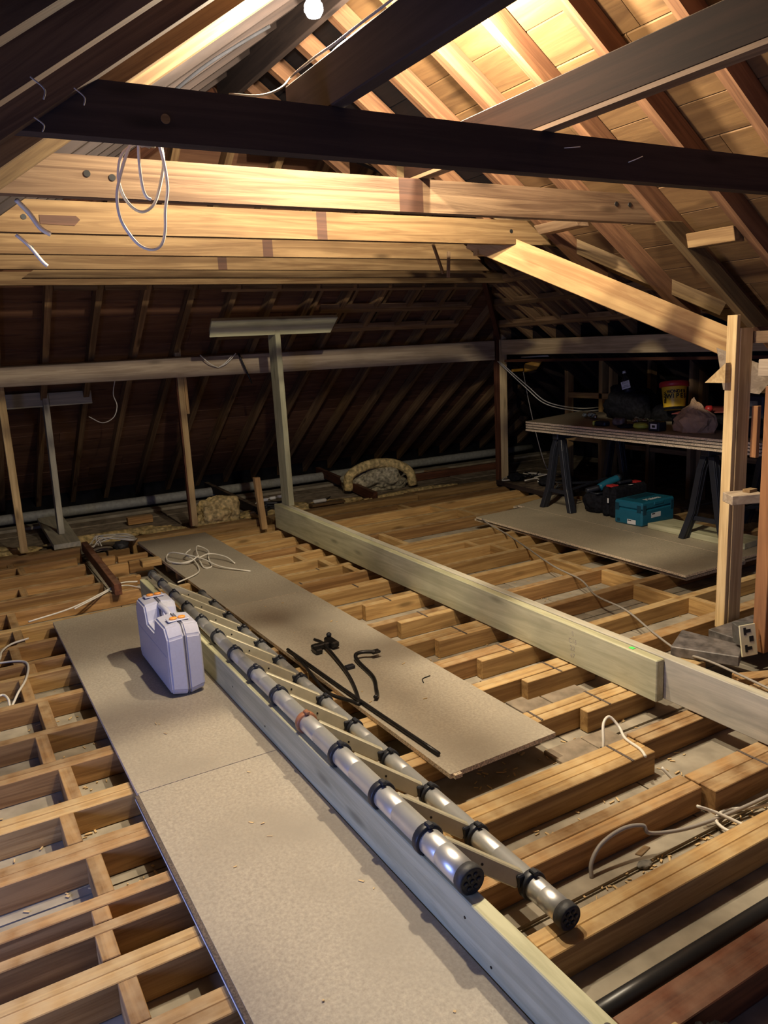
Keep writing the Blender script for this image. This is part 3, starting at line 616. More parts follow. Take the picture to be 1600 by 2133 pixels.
# ================================================================== LAVENDER CASE
cs = empty('tool_case', (.865, 3.8, .0225)); tag(cs, 'lavender-grey plastic power tool case with orange latches, standing on the left walkway', 'case')
cx, cy = .862, 3.462; LEN = .66; HT = .355
prof = [(.0, .03), (.025, .003), (LEN-.025, .003), (LEN, .03), (LEN, HT-.06), (LEN-.045, HT), (LEN*.68, HT), (LEN*.655, HT-.03), (LEN*.63, HT-.085), (LEN*.40, HT-.085), (LEN*.37, HT-.03), (LEN*.345, HT), (.045, HT), (.0, HT-.05)]
def shell(x0, x1, inset_lo, inset_hi, name):
    n = len(prof); V_ = []
    cyc = sum(p[0] for p in prof)/n; czc = sum(p[1] for p in prof)/n
    for x, s in ((x0, inset_lo), (x1, inset_hi)):
        for (a, b) in prof:
            aa = a + (s if a < .1 else (-s if a > LEN-.1 else 0)); bb = b + (s if b < .1 else -s)
            V_.append((x, cy+aa, .0225+bb))
    F_ = [tuple(range(n))[::-1], tuple(range(n, 2*n))]+[(i, (i+1) % n, n+(i+1) % n, n+i) for i in range(n)]
    o = put(name, V_, F_, M['case'], cs, (0, 1, 0)); bevel(o, .009, 3, .35)
    for p in o.data.polygons: p.use_smooth = False
    return o
shell(cx-.080, cx-.0012, .012, 0, 'shell_half'); shell(cx+.0012, cx+.080, 0, .012, 'shell_half')
n = len(prof); s_ = .004
put('seam', [(x, cy+min(max(a, s_), LEN-s_), .0225+b-s_*.8*(1 if b > .1 else -1)) for x in (cx-.002, cx+.002) for a, b in prof], [tuple(range(n))[::-1], tuple(range(n, 2*n))]+[(i, (i+1) % n, n+(i+1) % n, n+i) for i in range(n)], M['case_line'], cs)
hb = tube('handle', [(cx, cy+LEN*.36, .0225+HT-.02), (cx, cy+LEN*.515, .0225+HT-.014), (cx, cy+LEN*.67, .0225+HT-.02)], .0145, M['case'], cs, 12)
for yy in (cy+.105, cy+LEN-.105):
    l1 = box('latch', cx-.05, cx+.05, yy-.026, yy+.026, .0225+HT-.001, .0225+HT+.005, M['case'], cs, bev=.002)
    for sx in (-1, 1):
        lathe('orange_catch', [(.017, 0), (.015, .007), (.009, .009)], Matrix.Translation((cx+sx*.020, yy, .0225+HT+.005)) @ Matrix.Scale(1.15, 4, (1, 0, 0)), M['orange'], l1, 12)
# recessed panel line on the left side
put('side_panel', [(cx-.0812, cy+.05, .06), (cx-.0812, cy+LEN-.05, .06), (cx-.0812, cy+LEN-.05, .22), (cx-.0812, cy+.05, .22), (cx-.078, cy+.045, .055), (cx-.078, cy+LEN-.045, .055), (cx-.078, cy+LEN-.045, .225), (cx-.078, cy+.045, .225)],
    [(0, 1, 2, 3), (7, 6, 5, 4), (0, 4, 5, 1), (1, 5, 6, 2), (2, 6, 7, 3), (3, 7, 4, 0)], M['case'], cs)

# ================================================================== CROWBARS etc on the middle walkway
z0 = .022
def bar(name, pts, r, label, mat='iron', sides=8):
    o = tube(name, pts, r, M[mat], None, sides); tag(o, label, 'tool'); return o
bar('steel_rod', [(1.46, 3.70, z0+.012), (1.48, 3.0, z0+.012), (1.512, 2.33, z0+.012)], .0085, 'long straight black steel rod lying along the middle walkway')
o = bar('wrecking_bar', [(1.62, 3.70, z0+.03), (1.635, 3.60, z0+.025), (1.57, 3.2, z0+.012), (1.475, 2.92, z0+.010), (1.45, 2.95, z0+.010), (1.40, 3.1, z0+.012), (1.44, 3.42, z0+.012), (1.46, 3.6, z0+.012)], .0085, 'thin bent black bar folded into a V beside the steel rod')
hd = box('clamp_head', 1.565, 1.70, 3.60, 3.635, z0+.008, z0+.035, M['iron'], None, bev=.006); tag(hd, 'black cast clamp head at the tip of the V-bent bar', 'tool')
box('jaw', 1.66, 1.705, 3.56, 3.67, z0+.01, z0+.045, M['iron'], hd, bev=.008); box('jaw', 1.56, 1.60, 3.55, 3.61, z0+.002, z0+.03, M['iron'], hd, bev=.006)
lathe('knob', [(.013, 0), (.015, .012), (.008, .02)], Matrix.Translation((1.69, 3.66, z0+.045)), M['blk'], hd, 12)
cb = bar('crowbar', [(1.80, 3.33, z0+.035), (1.745, 3.37, z0+.035), (1.70, 3.37, z0+.03), (1.685, 3.31, z0+.014), (1.66, 3.12, z0+.010), (1.60, 2.98, z0+.010), (1.575, 2.93, z0+.012), (1.55, 2.90, z0+.02)], .0105, 'short black crowbar with hooked claw lying on the middle walkway')
box('claw', 1.775, 1.825, 3.325, 3.34, z0+.025, z0+.04, M['iron'], cb, bev=.004); box('claw', 1.775, 1.825, 3.345, 3.36, z0+.025, z0+.04, M['iron'], cb, bev=.004)
o = box('plastic_clip', 1.60, 1.65, 3.28, 3.31, z0+.001, z0+.02, M['blk'], None, bev=.004); tag(o, 'tiny black clip between the two bent bars', 'clip')
o = tube('wire_scrap', [(1.83, 2.93, z0+.003), (1.85, 2.97, z0+.003), (1.90, 2.98, z0+.003)], .0025, M['black'], None, 6); tag(o, 'small bent black wire scrap near the middle of the walkway', 'wire')

# ================================================================== CABLES
def cable(name, pts, r, mat, label, cat='cable', parts=None, **k):
    o = tube(name, pts, r, M[mat], None, 8, **k); tag(o, label, cat); return o
# loop on the middle walkway
root = empty('cable_loop', (1.6, 5.9, z0)); tag(root, 'loose cream cable tied in loops on the far end of the middle walkway', 'cable')
for pts in ([(1.85, 5.30, z0+.006), (1.70, 5.52, z0+.02), (1.62, 5.75, z0+.05), (1.50, 6.02, z0+.06), (1.46, 6.12, z0+.03), (1.42, 5.95, z0+.02), (1.52, 5.80, z0+.02), (1.62, 5.80, z0+.06)],
            [(1.62, 5.80, z0+.04), (1.66, 6.0, z0+.06), (1.72, 6.15, z0+.05), (1.76, 6.02, z0+.03), (1.70, 5.82, z0+.02), (1.66, 5.62, z0+.008), (1.60, 5.62, z0+.008), (1.62, 5.80, z0+.03)],
            [(1.33, 5.37, z0+.006), (1.48, 5.46, z0+.012), (1.55, 5.58, z0+.012), (1.58, 5.80, z0+.03), (1.56, 5.95, z0+.05), (1.63, 6.05, z0+.06)],
            [(1.63, 5.82, z0+.04), (1.72, 5.84, z0+.05), (1.80, 5.70, z0+.04), (1.83, 5.58, z0+.008)], [(1.44, 5.92, z0+.006), (1.5, 5.86, z0+.01), (1.64, 5.83, z0+.03)]):
    tube('strand', pts, .0055, M['cable'], root, 8)
# heap at far left
root = empty('cable_heap', (1.1, 6.95, .03)); tag(root, 'untidy heap of white twin cables beside the dark red loose timber', 'cable')
for i in range(9):
    a = random.uniform(0, .3); y0 = 6.86+.05*(i % 4)
    tube('strand', [(.98+random.uniform(0, .1), y0-.05, .05), (1.08, y0+random.uniform(-.03, .05), .07+.01*i % .05), (1.2, y0+.05+random.uniform(-.05, .08), .085), (1.33, y0+random.uniform(-.08, .05), .06+random.uniform(0, .03)), (1.40, y0+random.uniform(-.02, .1), .04)], .0055, M['cable'], root, 6)
blob('junction_lump', (1.24, 6.83, .02), (.06, .05, .045), M['rubber'], root, 5, .3, 6, 3)
cable('cable', [(.33, 5.20, .008), (.60, 5.31, .01), (.84, 5.50, .02), (.98, 5.62, .03), (1.10, 5.60, .025)], .0055, 'cable', 'long cream cable lying over the joists toward the lavender case')
cable('cable', [(.62, 5.30, .004), (.78, 5.43, .012), (.98, 5.60, .016), (1.11, 5.45, .012)], .005, 'cable', 'second thinner cream cable branching beside the long one left of the case')
cable('cable', [(-.1, 4.2, .004), (.10, 4.55, .008), (.14, 4.72, .012), (.20, 4.82, .012), (.295, 4.86, .012)], .006, 'cable', 'short white cable arc over the leftmost noggins')
cable('cable', [(-.05, 4.56, .006), (.12, 4.555, .006), (.225, 4.50, .008), (.245, 4.40, .008), (.215, 4.22, .006), (.165, 4.07, .004), (.118, 3.96, -.02), (.115, 4.02, .0), (.095, 4.08, .006), (.04, 4.05, .006), (-.1, 4.0, .006)], .006, 'cable', 'white cable hooked round into a V at the left edge')
# hanging coil
root = empty('hanging_cable', (.64, 2.47, 2.24)); tag(root, 'coil of pale grey cable hanging behind the nearest dark tie', 'cable')
hc = lambda L_: [(x, 2.45+dy, z) for x, dy, z in L_]
for L_ in ([(.635, 0, 2.245), (.60, 0, 2.19), (.57, 0, 2.12), (.553, .0, 2.06), (.556, 0, 2.0), (.578, 0, 1.955), (.605, 0, 1.925), (.64, 0, 1.915), (.668, .0, 1.93), (.683, 0, 1.97), (.690, 0, 2.03), (.703, 0, 2.09), (.700, 0, 2.16), (.685, 0, 2.24)],
           [(.68, .02, 2.24), (.63, .02, 2.215), (.585, .02, 2.18), (.568, .02, 2.12), (.575, .02, 2.07), (.60, .02, 2.035), (.63, .02, 2.025), (.665, .02, 2.05), (.690, .02, 2.11), (.705, .02, 2.17), (.700, .02, 2.24)],
           [(.632, -.01, 2.24), (.625, -.01, 2.16), (.627, -.01, 2.09), (.635, -.01, 2.062), (.648, -.01, 2.055)]):
    tube('strand', hc(L_), .0075, M['cable'], root, 8, flat=.6)
blob('knot', (.665, 2.46, 2.235), (.05, .03, .03), M['cob'], root, 2, .6, 9, 3)
cable('cable', [(.335, 2.9, 2.12), (.372, 2.93, 2.085), (.40, 2.93, 2.04), (.43, 2.93, 2.02)], .008, 'cable', 'upper short cut cable end at the left, above the ragged notch')
cable('cable', [(.325, 2.95, 2.02), (.36, 2.95, 1.985), (.395, 2.95, 1.935), (.41, 2.95, 1.92)], .006, 'cable', 'lower short cut cable end hanging at the left edge')
# grey flex trailing beside the long beam
cable('flex_cable', [(4.09, 5.45, .05), (4.06, 5.30, .03), (4.00, 5.0, .012), (3.84, 4.55, .01), (3.66, 4.05, .008), (3.58, 3.70, .008), (3.42, 3.4, .008), (3.36, 3.1, .008), (3.20, 2.75, .008), (3.10, 2.50, .012), (3.07, 2.25, .03), (3.0, 1.7, .02)], .006, 'cable_grey', 'thin dark grey flex snaking across the joists beside the long treated timber')
# near right cables
cable('cable', [(2.13, 2.075, -.085), (2.15, 2.09, -.02), (2.19, 2.13, .04), (2.235, 2.14, .055), (2.25, 2.10, .02), (2.22, 2.04, .006), (2.205, 1.95, .005), (2.18, 1.9, .004)], .006, 'cable', 'white cable arching out of a black sleeve behind the notched joists')
o = tube('cable_sleeve', [(2.125, 2.072, -.10), (2.145, 2.085, -.03)], .012, M['blk'], None, 10); tag(o, 'black conduit stub the arching white cable comes out of', 'conduit')
cable('cable', [(2.20, 1.84, -.02), (2.22, 1.80, -.06), (2.235, 1.76, -.09)], .006, 'cable', 'short white cable end dropping between the two near joists')
cable('cable', [(1.60, 1.60, -.095), (1.615, 1.615, -.05), (1.67, 1.625, -.01), (1.76, 1.62, .012), (1.83, 1.60, .008), (1.85, 1.585, -.02), (2.0, 1.565, -.05), (2.2, 1.56, -.07), (2.4, 1.54, -.06), (2.7, 1.55, -.07)], .0068, 'cable_grey', 'thick grey-white cable curving up from the plasterboard and off to the right')
cable('cable', [(2.10, 1.60, -.02), (2.16, 1.57, -.05), (2.2, 1.50, -.07), (2.19, 1.455, -.06)], .006, 'cable', 'white cable looping down in front of the notched near joist')
cable('cable', [(2.75, 1.51, -.08), (2.4, 1.53, -.085), (2.24, 1.58, -.075), (2.15, 1.56, -.07), (2.13, 1.50, -.07), (2.15, 1.46, -.06)], .006, 'cable', 'lower white cable bent back in a hairpin at the right edge')
o = tube('black_pipe', [(1.1, 1.20, -.074), (3.0, 1.20, -.074), (5.4, 1.22, -.074)], .028, M['pipe'], None, 14); tag(o, 'black pipe running between the near right joists', 'pipe')
cable('cable', [(5.52, 6.98, 1.37), (5.60, 6.6, 1.10), (5.75, 6.45, .92), (6.1, 6.35, .83), (6.4, 6.3, .82)], .0055, 'cable', 'upper of the two white cables sagging from the far purlin to the right')
cable('cable', [(5.50, 6.98, 1.37), (5.58, 6.6, 1.08), (5.73, 6.45, .90), (6.1, 6.35, .80), (6.4, 6.3, .79)], .0055, 'cable', 'lower of the two white cables sagging from the far purlin to the right')
root = empty('cable_ends', (2.35, 6.97, 1.5)); tag(root, 'three bare cable ends splayed in a V over the far purlin', 'cable')
for e in ((2.13, 6.93, 1.60), (2.46, 6.92, 1.60), (2.42, 6.92, 1.58)): tube('strand', [(2.305, 6.985, 1.48), ((2.305+e[0])/2, 6.95, 1.52), e], .005, M['cable'], root, 6)
o = tube('iron_spike', [(2.5, 6.97, 1.60), (2.6, 6.95, 1.32)], .009, M['iron'], None, 8); tag(o, 'black iron rod hanging at an angle in front of the far purlin', 'rod')
cable('cable', [(1.42, 7.15, 1.43), (1.40, 7.2, 1.30), (1.42, 7.2, 1.2), (1.38, 7.2, 1.1), (1.28, 7.2, 1.06), (1.18, 7.25, 1.12)], .004, 'cable', 'thin white cable looping below the far purlin right of the shaded T-prop')
# bulbs on their flexes
def bulb(BULB, label):
  bl = empty('light_bulb', BULB); tag(bl, label, 'lamp')
  lathe('lamp_holder', [(.016, .035), (.018, .06), (.012, .075)], Matrix.Translation(BULB), M['white'], bl, 16)
  tube('flex', [(BULB[0], BULB[1], BULB[2]+.07), (BULB[0]+.0, BULB[1], BULB[2]+.16)], .003, M['cable'], bl, 6)
  lathe('glass', [(.012, .035), (.018, .02), (.03, 0), (.031, -.015), (.022, -.032), (.005, -.038)], Matrix.Translation(BULB), M['glass'], bl, 20)
bulb(BULB, 'bare lit light bulb hanging under the rafters at the top of the picture')
bulb(BULB2, 'second lit bulb hidden behind the black binder beam, near the brown one')
cable('cable', [(.80, 2.125, 2.268), (.90, 2.16, 2.285), (.99, 2.22, 2.33), (1.06, 2.28, 2.39), (1.083, 2.19, 2.408), (1.083, 2.05, 2.403), (1.083, 1.88, 2.402), (1.083, 1.7, 2.40), (1.083, .8, 2.40)], .0035, 'cable_grey', 'pale cable draped along the upper edge of the dark binder beam')
cable('cable', [(.72, 2.92, 2.35), (.85, 2.94, 2.47), (1.0, 2.92, 2.59), (1.15, 2.93, 2.69), (1.28, 2.93, 2.77)], .006, 'felt', 'dusty cable clipped along the bright left rafter')

# ================================================================== ROOF SMALL PIECES
o = hexa('wood_block', [(3.37, 2.48, 2.0), (3.44, 2.48, 2.0), (3.44, 2.795, 2.0), (3.37, 2.795, 2.0)], [(3.35, 2.48, 2.068), (3.42, 2.48, 2.068), (3.42, 2.77, 2.068), (3.35, 2.77, 2.068)], M['tie'], None, (0, 1, 0), bev=.002); tag(o, 'bright wedge-ended wood block between two rafters at the right, above the tall post', 'block')
o = hexa('wood_block', [(3.10, 3.23, 2.17), (3.18, 3.23, 2.17), (3.18, 3.54, 2.17), (3.10, 3.54, 2.17)], [(3.06, 3.23, 2.215), (3.16, 3.23, 2.215), (3.16, 3.54, 2.215), (3.06, 3.54, 2.215)], M['tie_old'], None, (0, 1, 0), bev=.002); tag(o, 'dusty wedge-ended wood block at the right end of the notched collar tie', 'block')
o = hexa('jack_rafter', [(3.176, 2.745, 2.125), (3.325, 2.745, 2.125), (3.325, 2.795, 2.125), (3.176, 2.795, 2.125)], [(3.93, 2.745, 1.60), (4.08, 2.745, 1.60), (4.08, 2.795, 1.60), (3.93, 2.795, 1.60)], M['rafterL'], None, (.82, 0, -.573), bev=.002); tag(o, 'paler doubled rafter ending just above the tall front post', 'rafter')
o = box('wood_block', 2.86, 3.16, 3.80, 3.84, 2.085, 2.12, M['joist_pale'], bev=.002); tag(o, 'small bright block over the top end of the broad valley rafter', 'block')
o = beam('splinter_strip', (2.62, 3.9, 2.16), (2.72, 3.95, 2.0), .012, .02, M['tie']); tag(o, 'split hanging wood splinter left of the valley rafter', 'splinter')
o = beam('hanging_strip', (2.80, 4.0, 2.13), (2.79, 4.0, 1.98), .012, .02, M['tie_old']); tag(o, 'thin upright wood strip beside the split splinter', 'strip')
o = tube('metal_bolt', [(3.60, 2.42, 1.90), (3.63, 2.40, 1.87)], .011, M['steel'], None, 10); tag(o, 'shiny bolt end sticking out of the shadow right of the bright noggin', 'bolt')
o = box('metal_strip', .30, .42, 2.60, 2.62, 2.30, 2.33, M['white'], bev=.004); tag(o, 'white plastic strip end poking above the dark tie near its left', 'strip')
# cobwebs on the nearest left rafters
for i, (a, b) in enumerate((((.20, 1.36, 2.02), (.215, 1.36, 1.99)), ((.33, 1.72, 2.12), (.345, 1.72, 2.09)), ((.25, 1.72, 2.06), (.262, 1.72, 2.035)))):
    o = tube('cobweb_strand', [a, ((a[0]+b[0])/2+.01, a[1], (a[2]+b[2])/2), b], .0013, M['cob'], None, 5); tag(o, ['dusty cobweb strand on the uppermost left rafter', 'right one of the two cobweb strands on the second left rafter', 'left one of the two cobweb strands on the second left rafter'][i], 'cobweb', 'cobweb strands on the near left rafters')

# ================================================================== FAR FLOOR: WOOL, FELT EDGE, BOARDS
def wool(name, c, rad, label, mat='wool', seed=1, **k):
    o = blob(name, c, rad, M[mat], None, seed, .42, 3.4, 5, flat=-rad[2]*.6, **k); tag(o, label, 'insulation'); return o
wool('insulation_wool', (2.27, 7.36, .06), (.22, .13, .17), 'torn lump of tan mineral wool leaning by the golden split post', seed=2)
wr = wool('insulation_roll', (4.42, 8.0, .06), (.42, .26, .21), 'rolled bundle of grey and yellow insulation against the far slope', 'wool2', 4)
tube('outer_layer', [(4.0, 7.86, .0), (4.02, 7.84, .17), (4.25, 7.80, .27), (4.55, 7.78, .255), (4.76, 7.76, .14), (4.80, 7.74, -.03)], .055, M['wool'], wr, 10)
for i, (x, y, rx, ry) in enumerate(((1.35, 7.55, .55, .12), (3.0, 7.55, .45, .16), (3.55, 7.42, .5, .09), (4.6, 7.36, .55, .07), (.2, 7.5, .4, .15), (1.75, 7.32, .25, .06))):
    wool('insulation_wool', (x, y, -.05), (rx, ry, .06), ['flat yellow wool between the shaded T-prop and the golden post', 'ragged yellow wool right of the prop foot', 'thin wool spread along the far plate', 'thin wool strip toward the corner post', 'wool in the dark left corner behind the thin post', 'small wool tuft at the foot of the golden split post'][i], 'wool', 10+i)
o = tube('lit_felt_edge', [(-2.6, 8.9, .02), (2, 8.86, .02), (7.6, 8.9, .02)], .055, M['felt_edge'], None, 12); tag(o, 'long grey tube for the lit felt edge along the foot of the far roof slope', 'pipe')  # stands for a lit felt edge, its light put into the pale grey
o = box('eaves_board', -2.6, 7.6, 8.55, 8.72, -.06, -.03, M['plaster'], bev=.002); tag(o, 'grey board strip lying in front of the far felt edge', 'board')
o = beam('loose_timber', (4.03, 7.28, .0), (4.2, 9.1, .06), .05, .10, M['dkred']); tag(o, 'dark timber running back under the far slope left of the insulation roll', 'timber')
o = beam('loose_timber', (2.75, 7.28, .0), (2.72, 9.1, .06), .05, .09, M['dark']); tag(o, 'dark timber running back behind the black cable bundle', 'timber')
o = box('wood_block', 1.55, 1.80, 8.0, 8.08, -.055, .02, M['joist'], bev=.003); tag(o, 'small orange block lying on the wool behind the walkway', 'block')
o = box('loose_timber', 4.9, 6.4, 8.05, 8.12, -.055, .03, M['dkred'], bev=.003); tag(o, 'red-brown timber lying right of the insulation roll', 'timber')
for i, (x, y) in enumerate(((5.1, 8.25), (5.45, 8.3))): o = box('cardboard_piece', x, x+.35, y, y+.2, -.055, -.04+.02*i, M['paper'], bev=.002); tag(o, ['pale flat card scrap near the far felt edge, left one', 'pale flat card scrap near the far felt edge, right one'][i], 'card')
root = empty('cable_bundle', (2.95, 7.5, -.03)); tag(root, 'glossy black cable bundle with white plugs between stub post and golden post', 'cable')
for i in range(7): tube('strand', [(2.78+random.uniform(0, .3), 7.36+random.uniform(0, .1), -.03+.02*i), (2.9+random.uniform(-.1, .15), 7.45, .01+.014*i), (3.06, 7.5+random.uniform(-.08, .1), -.02+.016*i)], .014, M['cable_blk'], root, 7)
for i in range(3): box('plug', 2.86+.1*i, 2.93+.1*i, 7.62+.03*i, 7.66+.03*i, .06, .09, M['white'], root, bev=.008)
tube('strand', [(2.75, 7.6, .03), (2.85, 7.68, .07), (3.0, 7.66, .08), (3.1, 7.7, .07)], .006, M['cable'], root, 6)
o = box('adapter_plug', 3.27, 3.42, 7.22, 7.27, .04, .075, M['white'], bev=.012); tag(o, 'white adapter plug just right of the prop foot', 'plug')
tube('lead', [(3.42, 7.25, .06), (3.48, 7.27, .08), (3.46, 7.3, .05)], .006, M['cable_blk'], o, 6)
o = box('scrap_board', 3.24, 3.62, 7.20, 7.30, .01, .035, M['tie'], bev=.002); tag(o, 'thin wood scrap under the white adapter plug', 'board')

# ================================================================== RIGHT: FLOOR BOARD STACK, TABLE, BOXES
st = empty('board_stack', (4.5, 4.5, .0)); tag(st, 'two layers of chipboard flooring stacked on the joists under the work table', 'board')
sheet('panel', [(4.10, 3.27), (4.70, 3.27), (4.72, 5.66), (4.13, 5.62)], .002, .020, M['chip2'], st)
sheet('panel', [(4.71, 3.30), (5.31, 3.30), (5.33, 5.95), (4.73, 5.80)], .002, .020, M['chip2'], st)
sheet('panel', [(4.07, 3.255), (4.67, 3.255), (4.70, 5.60), (4.11, 5.57)], .031, .0475, M['chip2'], st)
sheet('panel', [(4.675, 3.29), (5.27, 3.29), (5.30, 5.85), (4.705, 5.70)], .031, .048, M['chip2'], st)
sheet('dark_tongue', [(4.085, 3.27), (5.26, 3.30), (5.29, 5.83), (4.125, 5.56)], .0205, .0308, M['board_edge_dark'], st, M['board_edge_dark'])
TZ = .0485
tb = empty('work_table_top', (5.1, 4.5, .76)); tag(tb, 'stack of four chipboard sheets laid over two trestles as a work table', 'table')
for i in range(4):
    d = random.uniform(-.014, .014); z = .762+i*.0235
    sheet('panel', [(4.70+d, 3.20), (5.72, 3.20), (5.76, 5.95+d), (4.76+d, 5.64+d)], z, z+.0165, M['chip2'], tb, M['edge'])
    if i < 3: sheet('dark_tongue', [(4.712, 3.21), (5.70, 3.21), (5.74, 5.93), (4.772, 5.625)], z+.0168, z+.0232, M['board_edge_dark'], tb, M['board_edge_dark'])
TT = .762+3*.0235+.0167
def trestle(y, label):
    r = empty('trestle', (5.1, y, TZ)); tag(r, label, 'trestle')
    box('top_beam', 4.80, 5.62, y-.035, y+.035, .70, .7615, M['blk'], r, bev=.006)
    for xx, sx in ((4.86, -1), (5.55, 1)):
        for s in (-1, 1):
            pts = [(xx, y+s*.03, .70), (xx+sx*.01, y+s*.055, .60), (xx+sx*.015, y+s*.115, .26), (xx+sx*.03, y+s*.185, TZ+.002)]
            W = [.07, .075, .07, .075]; V_ = []
            for (px, py, pz), w_ in zip(pts, W): V_ += [(px-w_/2, py-.024, pz), (px+w_/2, py-.024, pz), (px+w_/2, py+.024, pz), (px-w_/2, py+.024, pz)]
            F_ = [(0, 1, 2, 3), (15, 14, 13, 12)]+[(a*4+i, a*4+4+i, a*4+4+(i+1) % 4, a*4+(i+1) % 4) for a in range(3) for i in range(4)]
            lg = put('leg', V_, F_, M['blk'], r, (0, 0, 1)); bevel(lg, .004)
            for g in (-.018, .018):
                q = [Vector(p)+Vector((g, -.025, 0)) for p in pts]; tube('rib', q, .003, M['blk'], lg, 5, raw=True)
        box('brace', xx-.01+sx*.012, xx+.01+sx*.012, y-.13, y+.13, .20, .235, M['blk'], r, (0, 1, 0), bev=.003)
    beam('cross_strut', (4.87, y-.10, .24), (5.55, y-.06, .30), .012, .02, M['blk'], r); beam('cross_strut', (4.87, y-.06, .30), (5.55, y-.10, .24), .012, .02, M['blk'], r)
    return r
trestle(5.29, 'black plastic trestle under the left end of the work table'); trestle(3.71, 'black plastic trestle under the right end of the work table')
# teal box
tx = empty('systainer_box', (5.08, 4.48, TZ)); tag(tx, 'teal stackable tool box with white lettering on the lid, on the chipboard under the table', 'box')
R0 = Matrix.Translation((4.86, 4.33, TZ)) @ Matrix.Rotation(math.radians(4), 4, 'Z')
def tbx(name, a, b, mat, parent=tx, bev=.004, ax=None):
    o = box(name, a[0], b[0], a[1], b[1], a[2], b[2], mat, parent, bev=bev)
    Mw = R0 @ WM[o.name]; o.matrix_local = wm(parent).inverted() @ Mw; WM[o.name] = Mw; return o
tbx('body', (0, 0, 0), (.42, .28, .135), M['teal'], bev=.012); ldd = tbx('lid', (0, 0, .138), (.42, .28, .20), M['teal'], bev=.012)
for a, b in (((.01, -.004, .10), (.05, 0.004, .175)), ((.37, -.004, .10), (.41, .004, .175)), ((-.004, .01, .115), (.004, .05, .175)), ((-.004, .23, .115), (.004, .27, .175)), ((-.004, .22, .02), (.002, .25, .045))): tbx('latch', a, b, M['teald'], bev=.002)
tbx('handle_recess', (.10, .15, .2), (.36, .24, .206), M['teald']); tbx('front_catch', (.15, -.006, .165), (.27, .004, .19), M['teal'])
lbw = tbx('label', (.12, -.0015, .06), (.24, .002, .10), M['white'], bev=0); tbx('label', (-.0015, .06, .012), (.002, .145, .05), M['white'], bev=0)
tbx('label_bar', (.125, -.0025, .088), (.165, -.001, .096), M['black'], bev=0); tbx('label_bar', (-.0025, .105, .038), (-.001, .14, .046), M['black'], bev=0)
text('lettering', 'Makita', .07, R0 @ Matrix.Translation((.215, .07, .2004)), M['white'], tx, .0004, .0015)
# lump of wood, black case, bag
o = hexa('timber_offcut', [(4.87, 3.40, TZ), (5.10, 3.42, TZ), (5.14, 4.25, TZ), (4.87, 4.28, TZ)], [(4.87, 3.40, TZ+.045), (5.10, 3.42, TZ+.045), (5.14, 4.25, TZ+.045), (4.87, 4.28, TZ+.045)], M['treat'], None, (0, 1, 0), bev=.003); tag(o, 'pale treated timber offcut between the teal box and right trestle', 'timber')
bc = empty('tool_case', (5.1, 4.78, TZ)); tag(bc, 'black carry case with red latches standing between the tool bag and the teal box', 'case')
for a, b, nm in ((4.70, 4.775, 'shell_half'), (4.78, 4.855, 'shell_half')): box(nm, 4.93, 5.35, a, b, TZ, TZ+.27, M['fab'], bc, bev=.025)
box('handle', 5.06, 5.22, 4.76, 4.795, TZ+.275, TZ+.30, M['blk'], bc, bev=.008)
for x in (4.99, 5.27): box('red_latch', x-.04, x+.04, 4.74, 4.815, TZ+.262, TZ+.28, M['red'], bc, bev=.005)
box('label', 5.12, 5.16, 4.70, 4.72, TZ+.27, TZ+.2715, M['white'], bc); box('label', 4.9285, 4.93, 4.76, 4.775, TZ+.13, TZ+.17, M['white'], bc)
bgm = lambda co: Vector((co.x, co.y, max(min(co.z, .085), -.09)))
bag = blob('tool_bag', (5.06, 5.0, TZ+.095), (.15, .125, .12), M['fab'], None, 3, .18, 5, 4, fn=bgm); tag(bag, 'open black fabric tool bag beside the left trestle, a teal tool on top', 'bag')
tube('rim', [(4.95, 4.92, TZ+.185), (5.14, 4.91, TZ+.185), (5.17, 5.05, TZ+.185), (4.98, 5.09, TZ+.185), (4.95, 4.92, TZ+.185)], .008, M['blk'], bag, 6)
gr = empty('angle_grinder', (5.05, 5.0, TZ+.2)); tag(gr, 'teal and black power tool lying on the black tool bag', 'tool')
tube('motor_body', [(5.03, 4.97, TZ+.225), (5.13, 4.95, TZ+.265), (5.22, 4.93, TZ+.29)], .034, M['teal'], gr, 12); tube('head', [(4.93, 5.03, TZ+.20), (5.03, 4.97, TZ+.225)], .026, M['blk'], gr, 10)
lathe('battery', [(.036, 0), (.036, .05)], frame((5.20, 4.935, TZ+.29), (0, 1, 0), (0, 0, 1)), M['blk'], gr, 12)
# dark bench and cables behind trestle
o = hexa('low_bench', [(5.30, 5.98, .003), (6.0, 5.95, .003), (6.05, 6.9, .003), (5.40, 6.92, .003)], [(5.30, 5.98, .055), (6.0, 5.95, .055), (6.05, 6.9, .055), (5.40, 6.92, .055)], M['dark'], None, (0, 1, 0), bev=.003); tag(o, 'dark board piled with cables beside the corner post', 'board')
root = empty('cable_pile', (5.6, 6.5, .06)); tag(root, 'black and white extension leads heaped on the dark board by the corner post', 'cable')
for i in range(12):
    x, y = random.uniform(5.45, 5.85), random.uniform(6.05, 6.8)
    tube('strand', [(x+random.uniform(-.12, .12), y+random.uniform(-.12, .12), .068+random.uniform(0, .05)) for _ in range(5)], .008, M['cable_blk' if i % 3 else 'cable'], root, 6)
for x, y in ((5.55, 6.25), (5.75, 6.1), (5.5, 6.7)): blob('lead_lump', (x, y, .10), (.09, .08, .045), M['fab'], root, x, .5, 8, 3)
